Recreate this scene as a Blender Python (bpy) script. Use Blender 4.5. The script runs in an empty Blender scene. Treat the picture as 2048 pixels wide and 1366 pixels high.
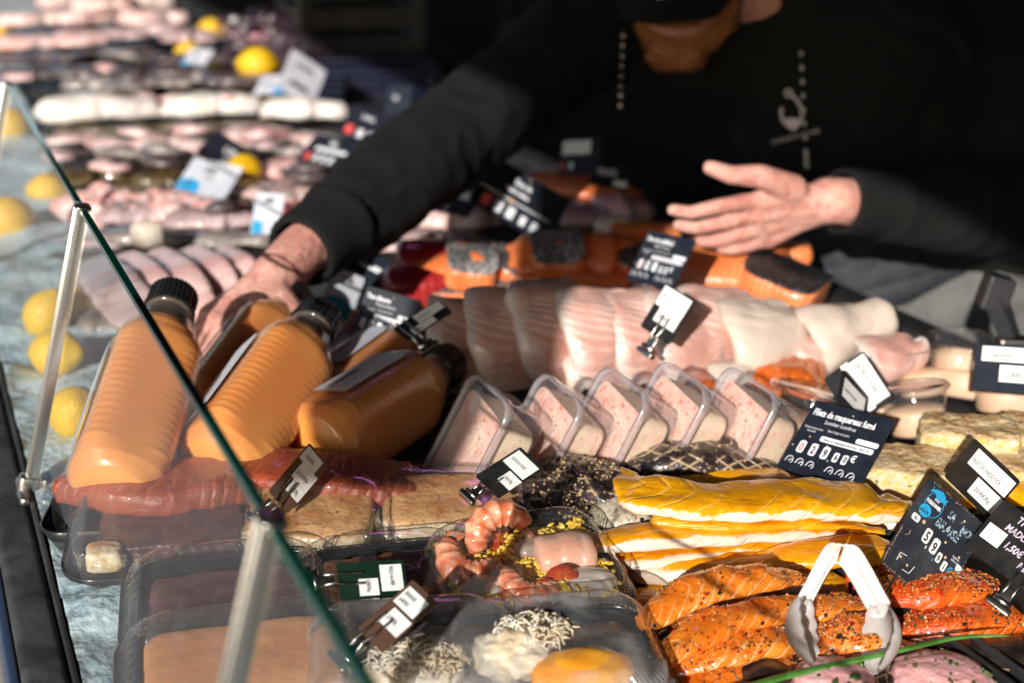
import bpy, bmesh, math, random
from mathutils import Vector, Matrix, noise
from mathutils.bvhtree import BVHTree
random.seed(7)
R = math.radians
sc = bpy.context.scene
# ---------------------------------------------------------------- camera
FPX = 2844.4; PITCH = R(18.5); CAMZ = 0.5
cam_d = bpy.data.cameras.new('camera'); cam = bpy.data.objects.new('camera', cam_d)
sc.collection.objects.link(cam); sc.camera = cam
cam.location = (0, 0, CAMZ); cam.rotation_euler = (R(90) - PITCH, 0, 0)
cam_d.lens = 50; cam_d.sensor_width = 36; cam_d.clip_start = 0.02; cam_d.clip_end = 500
cam_d.dof.use_dof = True; cam_d.dof.focus_distance = 1.0; cam_d.dof.aperture_fstop = 4.5; cam_d.dof.aperture_blades = 9
# ---------------------------------------------------------------- sky and sun
SUN_EL = R(20); SUN_AZ_VEC = Vector((0.30, 0.95))          # direction in which the light travels
w = bpy.data.worlds.new('World'); sc.world = w; w.use_nodes = True
nt = w.node_tree; bg = nt.nodes['Background']
sky = nt.nodes.new('ShaderNodeTexSky'); sky.sky_type = 'NISHITA'; sky.sun_disc = False
sky.sun_elevation = SUN_EL; sky.sun_rotation = math.atan2(-SUN_AZ_VEC.x, -SUN_AZ_VEC.y)
nt.links.new(sky.outputs[0], bg.inputs[0]); bg.inputs[1].default_value = 0.10
sl = bpy.data.lights.new('sun', 'SUN'); sl.energy = 5.0; sl.angle = R(0.5); sl.color = (1.0, 0.93, 0.87)
so = bpy.data.objects.new('sun', sl); sc.collection.objects.link(so)
sd = Vector((SUN_AZ_VEC.x, SUN_AZ_VEC.y, 0)).normalized() * math.cos(SUN_EL) + Vector((0, 0, -math.sin(SUN_EL)))
so.rotation_euler = sd.to_track_quat('-Z', 'Y').to_euler()
sc.view_settings.view_transform = 'Standard'; sc.view_settings.look = 'None'
sc.view_settings.exposure = 0.27; sc.view_settings.gamma = 1.0
sc.render.engine = 'CYCLES'
sc.cycles.transparent_max_bounces = 40; sc.cycles.max_bounces = 10; sc.cycles.transmission_bounces = 8
sc.cycles.caustics_reflective = False; sc.cycles.caustics_refractive = False
sc.cycles.sample_clamp_indirect = 4.0
try: sc.cycles.use_denoising = True
except Exception: pass

# ---------------------------------------------------------------- frames of reference
cp, sp = math.cos(PITCH), math.sin(PITCH)
def ray(px, py):
    xc = (px - 1024) / FPX; yc = (683 - py) / FPX
    return Vector((xc, cp + sp * yc, -sp + cp * yc))
def atz(px, py, z):
    r = ray(px, py); return Vector((0, 0, CAMZ)) + r * ((z - CAMZ) / r.z)
def atd(px, py, d): return Vector((0, 0, CAMZ)) + ray(px, py) * d
def depth_of(p): return p.y * cp - (p.z - CAMZ) * sp
UA = R(23); UU = Vector((-math.sin(UA), math.cos(UA), 0)); VV = Vector((math.cos(UA), math.sin(UA), 0)); ZZ = Vector((0, 0, 1))
def uv(u, v, z): return UU * u + VV * v + ZZ * z

# ---------------------------------------------------------------- object helpers
def tag(o, label=None, cat=None, group=None, kind=None):
    if label: o['label'] = label
    if cat: o['category'] = cat
    if group: o['group'] = group
    if kind: o['kind'] = kind
    return o
def empty(name, loc=(0, 0, 0), label=None, cat=None, group=None, mat4=None):
    o = bpy.data.objects.new(name, None); sc.collection.objects.link(o)
    o.empty_display_size = 0.01
    if mat4 is not None: o.matrix_world = mat4
    else: o.location = loc
    return tag(o, label, cat, group)
def obj(name, bm, mat, parent=None, loc=None, smooth=True, mods=None):
    me = bpy.data.meshes.new(name)
    if loc is not None and parent is None:
        bmesh.ops.translate(bm, verts=bm.verts, vec=-Vector(loc))
    bm.normal_update(); bm.to_mesh(me); bm.free()
    for f in me.polygons: f.use_smooth = smooth
    for m in (mat if isinstance(mat, (list, tuple)) else [mat]): me.materials.append(m)
    o = bpy.data.objects.new(name, me); sc.collection.objects.link(o)
    if parent is not None: o.parent = parent
    elif loc is not None: o.location = loc
    return o
def cobj(name, bm, mat, parent, smooth=True):
    """child whose bmesh is in WORLD space; parent has only a location"""
    bmesh.ops.translate(bm, verts=bm.verts, vec=-parent.location)
    return obj(name, bm, mat, parent, smooth=smooth)
def nb(): return bmesh.new()
def add_box(bm, c, s, rot=None, bevel=0.0):
    r = bmesh.ops.create_cube(bm, size=1.0)
    vs = r['verts']
    bmesh.ops.scale(bm, verts=vs, vec=s)
    if bevel > 0:
        es = list({e for v in vs for e in v.link_edges})
        q = bmesh.ops.bevel(bm, geom=es, offset=bevel, segments=2, affect='EDGES', profile=0.6)
        vs = list({v for f in q['faces'] for v in f.verts} | {v for v in vs if v.is_valid})
        # gather whole island
        seen = set(vs); st = list(vs)
        while st:
            v = st.pop()
            for e in v.link_edges:
                o = e.other_vert(v)
                if o not in seen: seen.add(o); st.append(o)
        vs = list(seen)
    if rot is not None: bmesh.ops.transform(bm, matrix=rot.to_4x4(), verts=vs)
    bmesh.ops.translate(bm, verts=vs, vec=c)
    return vs
def add_tube(bm, pts, r, n=8, cap=True):
    pts = [Vector(p) for p in pts]; rs = r if isinstance(r, (list, tuple)) else [r] * len(pts)
    prev = None; rings = []
    up = Vector((0.13, 0.31, 0.94))
    for i, p in enumerate(pts):
        t = (pts[min(i + 1, len(pts) - 1)] - pts[max(i - 1, 0)]).normalized()
        if prev is None:
            s = t.cross(up)
            if s.length < 0.05: s = t.cross(Vector((1, 0, 0)))
            s.normalize()
        else:
            s = (prev - t * prev.dot(t)).normalized()
        prev = s; q = t.cross(s)
        rings.append([bm.verts.new(p + (s * math.cos(a) + q * math.sin(a)) * rs[i]) for a in [2 * math.pi * k / n for k in range(n)]])
    for a, b in zip(rings, rings[1:]):
        for k in range(n): bm.faces.new((a[k], a[(k + 1) % n], b[(k + 1) % n], b[k]))
    if cap: bm.faces.new(rings[0][::-1]); bm.faces.new(rings[-1])
def catmull(P, n):
    """P list of tuples of floats; returns n interpolated tuples"""
    m = len(P); out = []
    for i in range(n):
        t = i / (n - 1) * (m - 1); k = min(int(t), m - 2); f = t - k
        p0, p1, p2, p3 = P[max(k - 1, 0)], P[k], P[k + 1], P[min(k + 2, m - 1)]
        out.append(tuple(0.5 * (2 * b + (c - a) * f + (2 * a - 5 * b + 4 * c - d) * f * f + (3 * b - a - 3 * c + d) * f ** 3) for a, b, c, d in zip(p0, p1, p2, p3)))
    return out
def sweep(bm, pts, ws, hs, seg=36, n=20, flat=0.45, amp=0.0012, nsc=45, side=None, roll=0.0, ex=0.8, round_ends=(1, 1), bottom=True, seed=None, skew=0.0, capv=.25):
    """organic body along world points; ws / hs = full width / height (m); flat = lower half squash"""
    seed = random.random() * 100 if seed is None else seed
    data = [(p.x, p.y, p.z, a, b) for p, a, b in zip(pts, ws, hs)]
    S = catmull(data, seg)
    lay = bm.loops.layers.uv.verify()
    rings = []; us = [0.0]; C = [Vector(s[:3]) for s in S]
    for i in range(1, seg): us.append(us[-1] + (C[i] - C[i - 1]).length * 10)
    L = us[-1]
    for i, s in enumerate(S):
        t = (C[min(i + 1, seg - 1)] - C[max(i - 1, 0)]).normalized()
        sd_ = t.cross(ZZ) if side is None else side - t * side.dot(t)
        if sd_.length < 1e-4: sd_ = Vector((1, 0, 0))
        sd_.normalize(); nn = sd_.cross(t).normalized()
        if roll: sd_, nn = sd_ * math.cos(roll) + nn * math.sin(roll), nn * math.cos(roll) - sd_ * math.sin(roll)
        wv, hv = max(s[3], 0.0004), max(s[4], 0.0004)
        e0 = i / 3.0 if round_ends[0] and i < 3 else 1; e1 = (seg - 1 - i) / 3.0 if round_ends[1] and seg - 1 - i < 3 else 1
        e = min(e0, e1); e = math.sqrt(max(1 - (1 - e) ** 2, 0.02)); wv *= e; hv *= e
        off = hv * (flat / 2) if bottom else 0
        ring = []
        for k in range(n):
            a = 2 * math.pi * k / n; ca, sa = math.cos(a), math.sin(a)
            x = math.copysign(abs(ca) ** ex, ca) * wv / 2; y = math.copysign(abs(sa) ** ex, sa) * hv / 2
            if sa < 0: y *= flat
            p = C[i] + sd_ * x + nn * (y + off)
            if skew: p = p + t * skew * (ca - .5 * sa) * (1 - i / (seg - 1)) ** 6
            if amp:
                q = p * nsc + Vector((seed, seed * 1.7, 0)); d = noise.noise(q) + 0.5 * noise.noise(q * 2.3)
                p = p + (sd_ * ca + nn * sa) * d * amp * 1.6
            ring.append(bm.verts.new(p))
        rings.append(ring)
    def quad(vs, uvs):
        f = bm.faces.new(vs)
        for l, c in zip(f.loops, uvs): l[lay].uv = c
    for i in range(seg - 1):
        for k in range(n):
            k2 = (k + 1) % n; va, vb = k / n, (k + 1) / n
            quad((rings[i][k], rings[i + 1][k], rings[i + 1][k2], rings[i][k2]), ((us[i], va), (us[i + 1], va), (us[i + 1], vb), (us[i], vb)))
    for i, order in ((0, 1), (seg - 1, -1)):
        c = bm.verts.new(sum((v.co for v in rings[i]), Vector()) / n)
        for k in range(n):
            k2 = (k + 1) % n
            if order == 1: quad((c, rings[i][k], rings[i][k2]), ((us[i], capv),) * 3)
            else: quad((c, rings[i][k2], rings[i][k]), ((us[i], .25), (us[i], .25), (us[i], .25)))
def lump(bm, c, r, amp=0.15, sub=3, nsc=1.6, rot=None):
    r = Vector(r) if not isinstance(r, (int, float)) else Vector((r, r, r))
    q = bmesh.ops.create_icosphere(bm, subdivisions=sub, radius=1.0); s = random.random() * 50
    for v in q['verts']:
        d = 1 + amp * noise.noise(v.co * nsc + Vector((s, s, s))) + amp * .4 * noise.noise(v.co * nsc * 3 + Vector((s, 0, s)))
        p = Vector((v.co.x * r.x, v.co.y * r.y, v.co.z * r.z)) * d
        if rot is not None: p = rot @ p
        v.co = p + Vector(c)
    return q['verts']
def chips(ob, count, size, mats, nz=0.15, lift=0.0002, name='seasoning', thick=.35, cond=None, label=None):
    """many small irregular flakes lying on the upper faces of a mesh"""
    me = ob.data; polys = [p for p in me.polygons if p.normal.z > nz and p.area > 1e-9 and (cond is None or cond(p.center))]
    if not polys: return
    wts = [p.area for p in polys]; bm = nb()
    for p in random.choices(polys, wts, k=count):
        vs = [me.vertices[i].co for i in p.vertices]; a = [random.random() + .02 for _ in vs]; s = sum(a)
        c = sum((v * x / s for v, x in zip(vs, a)), Vector()) + p.normal * lift
        sz = size * random.uniform(.35, 1.35) * (1.6 if random.random() < .06 else 1)
        n = p.normal; t = n.orthogonal().normalized(); b = n.cross(t); th = random.random() * 6.3; k = random.choice((4, 5, 5, 6))
        top = []; bot = []
        tl = Vector((random.uniform(-.4, .4), random.uniform(-.4, .4)))
        for j in range(k):
            an = th + j * 2 * math.pi / k; rr = sz * random.uniform(.35, .62); x, y = math.cos(an) * rr, math.sin(an) * rr * .8
            top.append(bm.verts.new(c + t * x + b * y + n * (sz * thick + x * tl.x + y * tl.y))); bot.append(bm.verts.new(c + t * x * 1.1 + b * y * 1.1 - n * sz * .1))
        mi = random.randrange(len(mats))
        f = bm.faces.new(top); f.material_index = mi
        for j in range(k): f = bm.faces.new((top[j], bot[j], bot[(j + 1) % k], top[(j + 1) % k])); f.material_index = mi
    o = obj(name, bm, mats, ob, smooth=False); o['kind'] = 'stuff'
    return o
def remesh_obj(name, bm, mat, voxel, smooth_it, parent, disp=None):
    me = bpy.data.meshes.new(name); bm.to_mesh(me); bm.free()
    t = bpy.data.objects.new('tmp', me); sc.collection.objects.link(t)
    m = t.modifiers.new('r', 'REMESH'); m.mode = 'VOXEL'; m.voxel_size = voxel
    if smooth_it: s = t.modifiers.new('s', 'SMOOTH'); s.iterations = smooth_it; s.factor = 0.6
    dg = bpy.context.evaluated_depsgraph_get(); dg.update()
    me2 = bpy.data.meshes.new_from_object(t.evaluated_get(dg)); bpy.data.objects.remove(t); bpy.data.meshes.remove(me)
    me2.name = name; me2.materials.clear(); me2.materials.append(mat)
    if disp:
        ns = [v.normal.copy() for v in me2.vertices]
        for v, n in zip(me2.vertices, ns): v.co = v.co + n * disp(v.co)
    for f in me2.polygons: f.use_smooth = True
    o = bpy.data.objects.new(name, me2); sc.collection.objects.link(o)
    if parent is not None:
        me2.transform(Matrix.Translation(-parent.location)); o.parent = parent
    return o
def cones(bm, chain, n=20):
    """chain of (Vector, radius): closed overlapping tapered capsules"""
    for (p, a), (q, b) in zip(chain, chain[1:]):
        add_tube(bm, [p, q], [a, b], n)
    for p, a in chain:
        r = bmesh.ops.create_uvsphere(bm, u_segments=n, v_segments=n // 2, radius=a); bmesh.ops.translate(bm, verts=r['verts'], vec=p)
def ell(bm, c, r, rot=None):
    q = bmesh.ops.create_uvsphere(bm, u_segments=24, v_segments=14, radius=1)
    for v in q['verts']:
        p = Vector((v.co.x * r[0], v.co.y * r[1], v.co.z * r[2])); v.co = (rot @ p if rot is not None else p) + Vector(c)

# ---------------------------------------------------------------- materials
class NT:
    def __init__(s, name):
        s.m = bpy.data.materials.new(name); s.m.use_nodes = True; s.t = s.m.node_tree
        s.b = s.t.nodes['Principled BSDF']; s.out = s.t.nodes['Material Output']
    def n(s, ty, **k):
        x = s.t.nodes.new(ty)
        for a, b in k.items(): setattr(x, a, b)
        return x
    def l(s, a, b): s.t.links.new(a, b)
    def math(s, op, a, b=None, c=None, clamp=False):
        x = s.n('ShaderNodeMath', operation=op, use_clamp=clamp)
        for i, v in enumerate((a, b, c)):
            if v is None: continue
            if isinstance(v, (int, float)): x.inputs[i].default_value = v
            else: s.l(v, x.inputs[i])
        return x.outputs[0]
    def mix(s, f, a, b):
        x = s.n('ShaderNodeMix', data_type='RGBA')
        for i, v in ((0, f), (6, a), (7, b)):
            if isinstance(v, (int, float)): x.inputs[i].default_value = v
            elif isinstance(v, tuple): x.inputs[i].default_value = (*v[:3], 1)
            else: s.l(v, x.inputs[i])
        return x.outputs[2]
    def noise(s, vec, scale, detail=4, rough=.55, dist=0):
        x = s.n('ShaderNodeTexNoise'); x.inputs['Scale'].default_value = scale; x.inputs['Detail'].default_value = detail
        x.inputs['Roughness'].default_value = rough; x.inputs['Distortion'].default_value = dist
        if vec is not None: s.l(vec, x.inputs['Vector'])
        return x.outputs[0]
    def voro(s, vec, scale, feat='F1', out=0, rnd=1.0):
        x = s.n('ShaderNodeTexVoronoi', feature=feat); x.inputs['Scale'].default_value = scale; x.inputs['Randomness'].default_value = rnd
        if vec is not None: s.l(vec, x.inputs['Vector'])
        return x.outputs[out]
    def ramp(s, f, lo, hi): 
        x = s.n('ShaderNodeMapRange'); x.interpolation_type = 'SMOOTHSTEP'
        x.inputs[1].default_value = lo; x.inputs[2].default_value = hi
        s.l(f, x.inputs[0]); return x.outputs[0]
    def coord(s, which='Object'): return s.n('ShaderNodeTexCoord').outputs[which]
    def bump(s, h, dist=0.001, strength=1.0, nrm=None):
        x = s.n('ShaderNodeBump'); x.inputs['Distance'].default_value = dist; x.inputs['Strength'].default_value = strength
        s.l(h, x.inputs['Height'])
        if nrm is not None: s.l(nrm, x.inputs['Normal'])
        s.l(x.outputs[0], s.b.inputs['Normal']); return x.outputs[0]
    def set(s, **k):
        for a, v in k.items():
            i = s.b.inputs[a.replace('_', ' ')]
            if isinstance(v, tuple): i.default_value = (*v[:3], 1) if len(i.default_value) == 4 else v
            elif isinstance(v, (int, float)): i.default_value = v
            else: s.l(v, i)
def sss(x, amt, rad=(0.006, 0.003, 0.002), scale=1.0):
    x.b.inputs['Subsurface Weight'].default_value = amt; x.b.inputs['Subsurface Radius'].default_value = rad; x.b.inputs['Subsurface Scale'].default_value = scale
def mat(name, c1, c2=None, ns=40, rough=.5, bump=0, bs=150, ss=0, coat=0, metal=0, spec=.5, lo=.38, hi=.62, det=5, c3=None, ns3=200, lo3=.6, hi3=.7):
    x = NT(name); co = x.coord()
    col = c1
    if c2 is not None: col = x.mix(x.ramp(x.noise(co, ns, det), lo, hi), c1, c2)
    if c3 is not None: col = x.mix(x.ramp(x.noise(co, ns3, 3), lo3, hi3), col, c3)
    x.set(Base_Color=col, Roughness=rough, Metallic=metal, Specular_IOR_Level=spec)
    if coat: x.set(Coat_Weight=coat, Coat_Roughness=.08)
    if bump: x.bump(x.noise(co, bs, 4), bump)
    if ss: sss(x, ss)
    return x.m
def clear(name, tint=(1, 1, 1), milk=0.03, rough=0.04, ior=1.45, milkcol=(.9, .9, .92), fog=0, gl=1.0, bump=0, bs=60):
    """thin clear plastic or glass: Fresnel gloss over a see-through sheet"""
    x = NT(name); x.t.nodes.remove(x.b)
    tr = x.n('ShaderNodeBsdfTransparent'); tr.inputs[0].default_value = (*tint, 1)
    df = x.n('ShaderNodeBsdfDiffuse'); df.inputs[0].default_value = (*milkcol, 1)
    tl = x.n('ShaderNodeBsdfTranslucent'); tl.inputs[0].default_value = (*milkcol, 1)
    gs = x.n('ShaderNodeBsdfAnisotropic'); gs.inputs['Color'].default_value = (1, 1, 1, 1); gs.inputs['Roughness'].default_value = rough
    md = x.n('ShaderNodeMixShader'); md.inputs[0].default_value = .5; x.l(df.outputs[0], md.inputs[1]); x.l(tl.outputs[0], md.inputs[2])
    m1 = x.n('ShaderNodeMixShader'); x.l(tr.outputs[0], m1.inputs[1]); x.l(md.outputs[0], m1.inputs[2]); m1.inputs[0].default_value = milk
    if fog:
        f = x.ramp(x.noise(x.coord(), 22, 3), .45, .75); g = x.math('MULTIPLY', f, fog); x.l(x.math('ADD', g, milk), m1.inputs[0])
    geo = x.n('ShaderNodeNewGeometry'); nrm = geo.outputs['Normal']
    if bump:
        b = x.n('ShaderNodeBump'); b.inputs['Distance'].default_value = bump; x.l(x.noise(x.coord(), bs, 2), b.inputs['Height'])
        nrm = b.outputs[0]; x.l(nrm, gs.inputs['Normal'])
    dt = x.n('ShaderNodeVectorMath', operation='DOT_PRODUCT'); x.l(geo.outputs['Incoming'], dt.inputs[0]); x.l(nrm, dt.inputs[1])
    c = x.math('SUBTRACT', 1.0, x.math('ABSOLUTE', dt.outputs['Value']), clamp=True); f0 = ((ior - 1) / (ior + 1)) ** 2
    fr = x.math('ADD', x.math('MULTIPLY', x.math('POWER', c, 5.0), 1 - f0), f0)
    m2 = x.n('ShaderNodeMixShader'); x.l(x.math('MULTIPLY', fr, gl, clamp=True), m2.inputs[0]); x.l(m1.outputs[0], m2.inputs[1]); x.l(gs.outputs[0], m2.inputs[2])
    x.l(m2.outputs[0], x.out.inputs[0]); return x.m
def fishmat(name, base, line, freq=8, slope=4, base2=None, n2=30, side=None, sth=(.14, .2), front=None, fth=(.1, .15), rough=.3, ss=.3, coat=.3, lamt=.8, sharp=3.0, bump=.0006, wob=.25, spots=None, rad=(.006, .003, .002), fine=None):
    x = NT(name); u_ = x.coord('UV'); sx = x.n('ShaderNodeSeparateXYZ'); x.l(u_, sx.inputs[0]); u, v = sx.outputs[0], sx.outputs[1]
    co = x.coord(); d = x.math('ABSOLUTE', x.math('SUBTRACT', x.math('FRACT', x.math('ADD', v, .25)), .5))
    nz = x.noise(co, 40, 3)
    ph = x.math('ADD', x.math('ADD', x.math('MULTIPLY', u, freq), x.math('MULTIPLY', d, slope)), x.math('MULTIPLY', nz, wob * 4))
    s = x.math('ADD', x.math('MULTIPLY', x.math('SINE', x.math('MULTIPLY', ph, 2 * math.pi)), .5), .5)
    s = x.math('POWER', s, sharp)
    brk = x.ramp(x.noise(co, 25, 2), .3, .6); s = x.math('MULTIPLY', s, brk)
    col = base
    if base2 is not None: col = x.mix(x.ramp(x.noise(co, n2, 4), .38, .65), base, base2)
    if fine is not None: col = x.mix(x.ramp(x.noise(co, 260, 3), .5, .75), col, fine)
    col = x.mix(x.math('MULTIPLY', s, lamt), col, line)
    wn = x.math('MULTIPLY', x.math('SUBTRACT', x.noise(co, 60, 4), .5), .22)
    if side is not None: col = x.mix(x.ramp(x.math('ADD', d, wn), *sth), col, side)
    if front is not None:
        e = x.math('ABSOLUTE', x.math('SUBTRACT', x.math('FRACT', x.math('ADD', v, .5)), .5))
        fm = x.ramp(x.math('ADD', e, wn), *fth); col = x.mix(fm, front, col)
    if spots is not None: col = x.mix(x.ramp(x.voro(co, 240), .22, .14), col, spots)
    x.set(Base_Color=col, Roughness=rough, Coat_Weight=min(coat * 1.4, 1.0), Coat_Roughness=.06)
    cv = x.n('ShaderNodeCombineXYZ'); x.l(x.math('MULTIPLY', u, 3.0), cv.inputs[0]); x.l(x.math('MULTIPLY', d, 40.0), cv.inputs[1])
    fib = x.noise(cv.outputs[0], 1.0, 4, .6)
    x.bump(x.math('ADD', x.math('ADD', x.math('MULTIPLY', s, -.6), x.noise(co, 120, 4)), x.math('MULTIPLY', fib, .6)), bump * 1.3)
    if ss: sss(x, ss, rad)
    return x.m
# ================================================================= the setting
m_ground = mat('pavement', (.42, .40, .38), (.32, .31, .29), ns=3, rough=.85, bump=.002, bs=60)
bm = nb(); q = bmesh.ops.create_grid(bm, x_segments=2, y_segments=2, size=120)
bmesh.ops.translate(bm, verts=q['verts'], vec=(0, 40, -.92))
tag(obj('ground', bm, m_ground, smooth=False), kind='structure')

def box_uv(bm, u0, u1, v0, v1, z0, z1, bevel=0.0):
    c = uv((u0 + u1) / 2, (v0 + v1) / 2, (z0 + z1) / 2)
    return add_box(bm, c, ((v1 - v0), (u1 - u0), (z1 - z0)), Matrix.Rotation(UA, 3, 'Z'), bevel)
m_black = mat('black_plastic', (.012, .012, .014), (.03, .03, .032), ns=12, rough=.42, bump=.0006, bs=90)
m_rubber = mat('black_rubber', (.02, .02, .022), (.05, .05, .05), ns=30, rough=.6, bump=.0015, bs=60)
m_dark = mat('dark_cloth', (.006, .006, .007), rough=.9)
m_steel = mat('brushed_steel', (.62, .6, .55), (.5, .48, .44), ns=8, rough=.28, metal=1, bump=.0002, bs=300)
m_dsteel = mat('dark_steel', (.045, .045, .045), (.09, .088, .085), ns=14, rough=.45, metal=.6, bump=.0004, bs=120)
# the counter: body, black bull-nose rail at the customers' side, dark ledge at the vendor's side
t = empty('stall_counter', uv(2.4, .5, -.92), 'long black market stall counter that carries the ice and all the fish', 'counter')
bm = nb(); box_uv(bm, -.6, 5.4, .03, .99, -.9, -.06); cobj('body', bm, m_rubber, t, False)
bm = nb(); box_uv(bm, -.6, 5.4, .022, .052, -.075, -.006, .006); cobj('front_rail', bm, m_rubber, t)
bm = nb(); box_uv(bm, -.6, 5.4, .014, .0215, -.10, -.016, .002); cobj('edge_strip', bm, mat('blue_strip', (.03, .05, .10), rough=.4), t)
bm = nb(); box_uv(bm, -.6, 5.4, .975, 1.018, -.06, .018, .004); cobj('back_ledge', bm, m_dsteel, t)
bm = nb(); box_uv(bm, -.6, 5.4, .0525, .0565, -.03, .004, .001); cobj('metal_lip', bm, m_dsteel, t)
# crushed ice bed: dense near the glass
x = NT('crushed_ice'); co = x.coord()
x.set(Base_Color=x.mix(x.ramp(x.noise(co, 9, 5), .35, .7), (.38, .52, .58), (.66, .78, .82)), Roughness=.28, Specular_IOR_Level=.6)
vz = x.voro(co, 130, 'F1'); x.bump(x.math('ADD', vz, x.noise(co, 260, 3)), .0018); sss(x, .5, (.01, .012, .014)); m_ice = x.m
bm = nb(); lay = []
NU, NV = 560, 46
for i in range(NU + 1):
    u = .2 + 5.1 * (i / NU) ** 1.5; row = []
    for j in range(NV + 1):
        v = .057 + (.916) * (j / NV) ** 1.5; p = uv(u, v, 0)
        h = .010 + .012 * noise.noise(p * 14) + .006 * noise.noise(p * 50) + .003 * noise.noise(p * 130)
        if v > .25: h -= .018 * min(1, (v - .25) / .04)
        row.append(bm.verts.new((p.x, p.y, max(h, -.03))))
    lay.append(row)
for i in range(NU):
    for j in range(NV): bm.faces.new((lay[i][j], lay[i][j + 1], lay[i + 1][j + 1], lay[i + 1][j]))
tag(obj('ice_bed', bm, m_ice), 'bed of pale crushed ice', None, kind='stuff')
# black display pans set into the ice
def pan(u0, u1, v0, v1, label, z=0.004, wall=.02):
    t = empty('display_tray', uv((u0 + u1) / 2, (v0 + v1) / 2, z), label, 'tray', 'black display trays under the fish')
    bm = nb(); box_uv(bm, u0, u1, v0, v1, z, z + .004); cobj('base', bm, m_black, t, False)
    bm = nb()
    box_uv(bm, u0, u1, v0 - .004, v0 - .0005, z, z + wall, .0015); box_uv(bm, u0, u1, v1 + .0005, v1 + .004, z, z + wall, .0015)
    box_uv(bm, u0 - .004, u0 - .0005, v0 - .004, v1 + .004, z, z + wall, .0015); box_uv(bm, u1 + .0005, u1 + .004, v0 - .004, v1 + .004, z, z + wall, .0015)
    cobj('rim', bm, m_black, t)
pan(.30, .78, .60, .955, 'black display tray under the yellow haddock and the spiced salmon')
pan(.28, .86, .23, .58, 'black display tray under the lidded gratin trays at the front')
pan(.80, 1.17, .60, .955, 'black display tray under the terrine slices and clear cups')
pan(.88, 1.17, .23, .58, 'black display tray under the leaning soup bottles')
pan(1.19, 1.60, .24, .955, 'black display tray under the white cod fillets')
pan(1.62, 2.4, .24, .955, 'black display tray under the pink fillets beyond the cod')
pan(2.42, 3.3, .24, .955, 'black display tray under the white bellied fish')
pan(3.32, 5.2, .24, .955, 'farthest black display tray at the end of the stall')
# canopy with its front valance, the dark back wall and the end wall of the stall
x = NT('canopy_cloth'); x.set(Base_Color=(.012, .012, .016), Roughness=.9); m_canvas = x.m
t = empty('stall_canopy', uv(2.5, .6, -.92), 'black canopy over the stall with a hanging valance', 'canopy')
EDGE_V, EDGE_Z = -1.1, 1.24
bm = nb(); box_uv(bm, -2.6, 6.3, EDGE_V, 2.6, 1.6, 1.62); cobj('roof_sheet', bm, m_canvas, t, False)
bm = nb(); prof = [(-2.6, EDGE_Z + .12), (-1.15, EDGE_Z + .11), (-.95, EDGE_Z + .06), (-.6, EDGE_Z), (6.3, EDGE_Z)]
for off in (-.012, -.002):
    lo = [bm.verts.new(uv(u, EDGE_V + off, z)) for u, z in prof]; hi = [bm.verts.new(uv(u, EDGE_V + off, 1.6)) for u, z in prof]
    for i in range(len(prof) - 1): bm.faces.new((lo[i], lo[i + 1], hi[i + 1], hi[i]))
cobj('valance', bm, m_canvas, t, False)
bm = nb(); box_uv(bm, -2.6, 6.3, 2.58, 2.6, -.91, 1.6); cobj('back_sheet', bm, m_canvas, t, False)
bm = nb(); box_uv(bm, 6.28, 6.3, .9, 2.58, -.91, 1.6); cobj('end_sheet', bm, m_canvas, t, False)
bm = nb(); box_uv(bm, -2.6, -2.58, .2, 2.58, -.91, 1.6); cobj('side_sheet', bm, m_canvas, t, False)
for u, v in ((-2.4, EDGE_V + .02), (5.9, EDGE_V + .02), (-2.4, 2.5), (5.9, 2.5)):
    bm = nb(); p = uv(u, v, -.92); add_tube(bm, [p, p + ZZ * 2.5], .02, 12); cobj('pole', bm, m_dsteel, t)
# unseen bundle added on the customers' side to cast the shade band
bm = nb(); c = Vector((-.60, -.5, 0)); pts = []; rr_ = []
for i in range(24):
    f = i / 23; pts.append(c + Vector((.012 * math.sin(f * 9), .01 * math.cos(f * 7), (.64 + (1.60 - .64) * f)))); rr_.append(.078 * (.75 + .25 * min(1, f * 6)) + .008 * math.sin(f * 23))
add_tube(bm, pts, rr_, 24); cobj('shade_caster', bm, m_canvas, t)
# pink display lamp hung under the canopy
x = NT('pink_tube'); x.set(Base_Color=(.9, .6, .9), Emission_Color=(1.0, .32, .95), Emission_Strength=3.5); m_pink = x.m
t = empty('tube_lamp', uv(2.35, .80, 1.07), 'pink fluorescent tube hung under the canopy over the fish', 'lamp')
bm = nb(); add_tube(bm, [uv(2.0, .80, 1.05), uv(2.7, .80, 1.05)], .012, 10); cobj('tube', bm, m_pink, t)
bm = nb(); box_uv(bm, 1.95, 2.75, .77, .83, 1.068, 1.10, .004); cobj('lamp_housing', bm, m_black, t)

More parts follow.
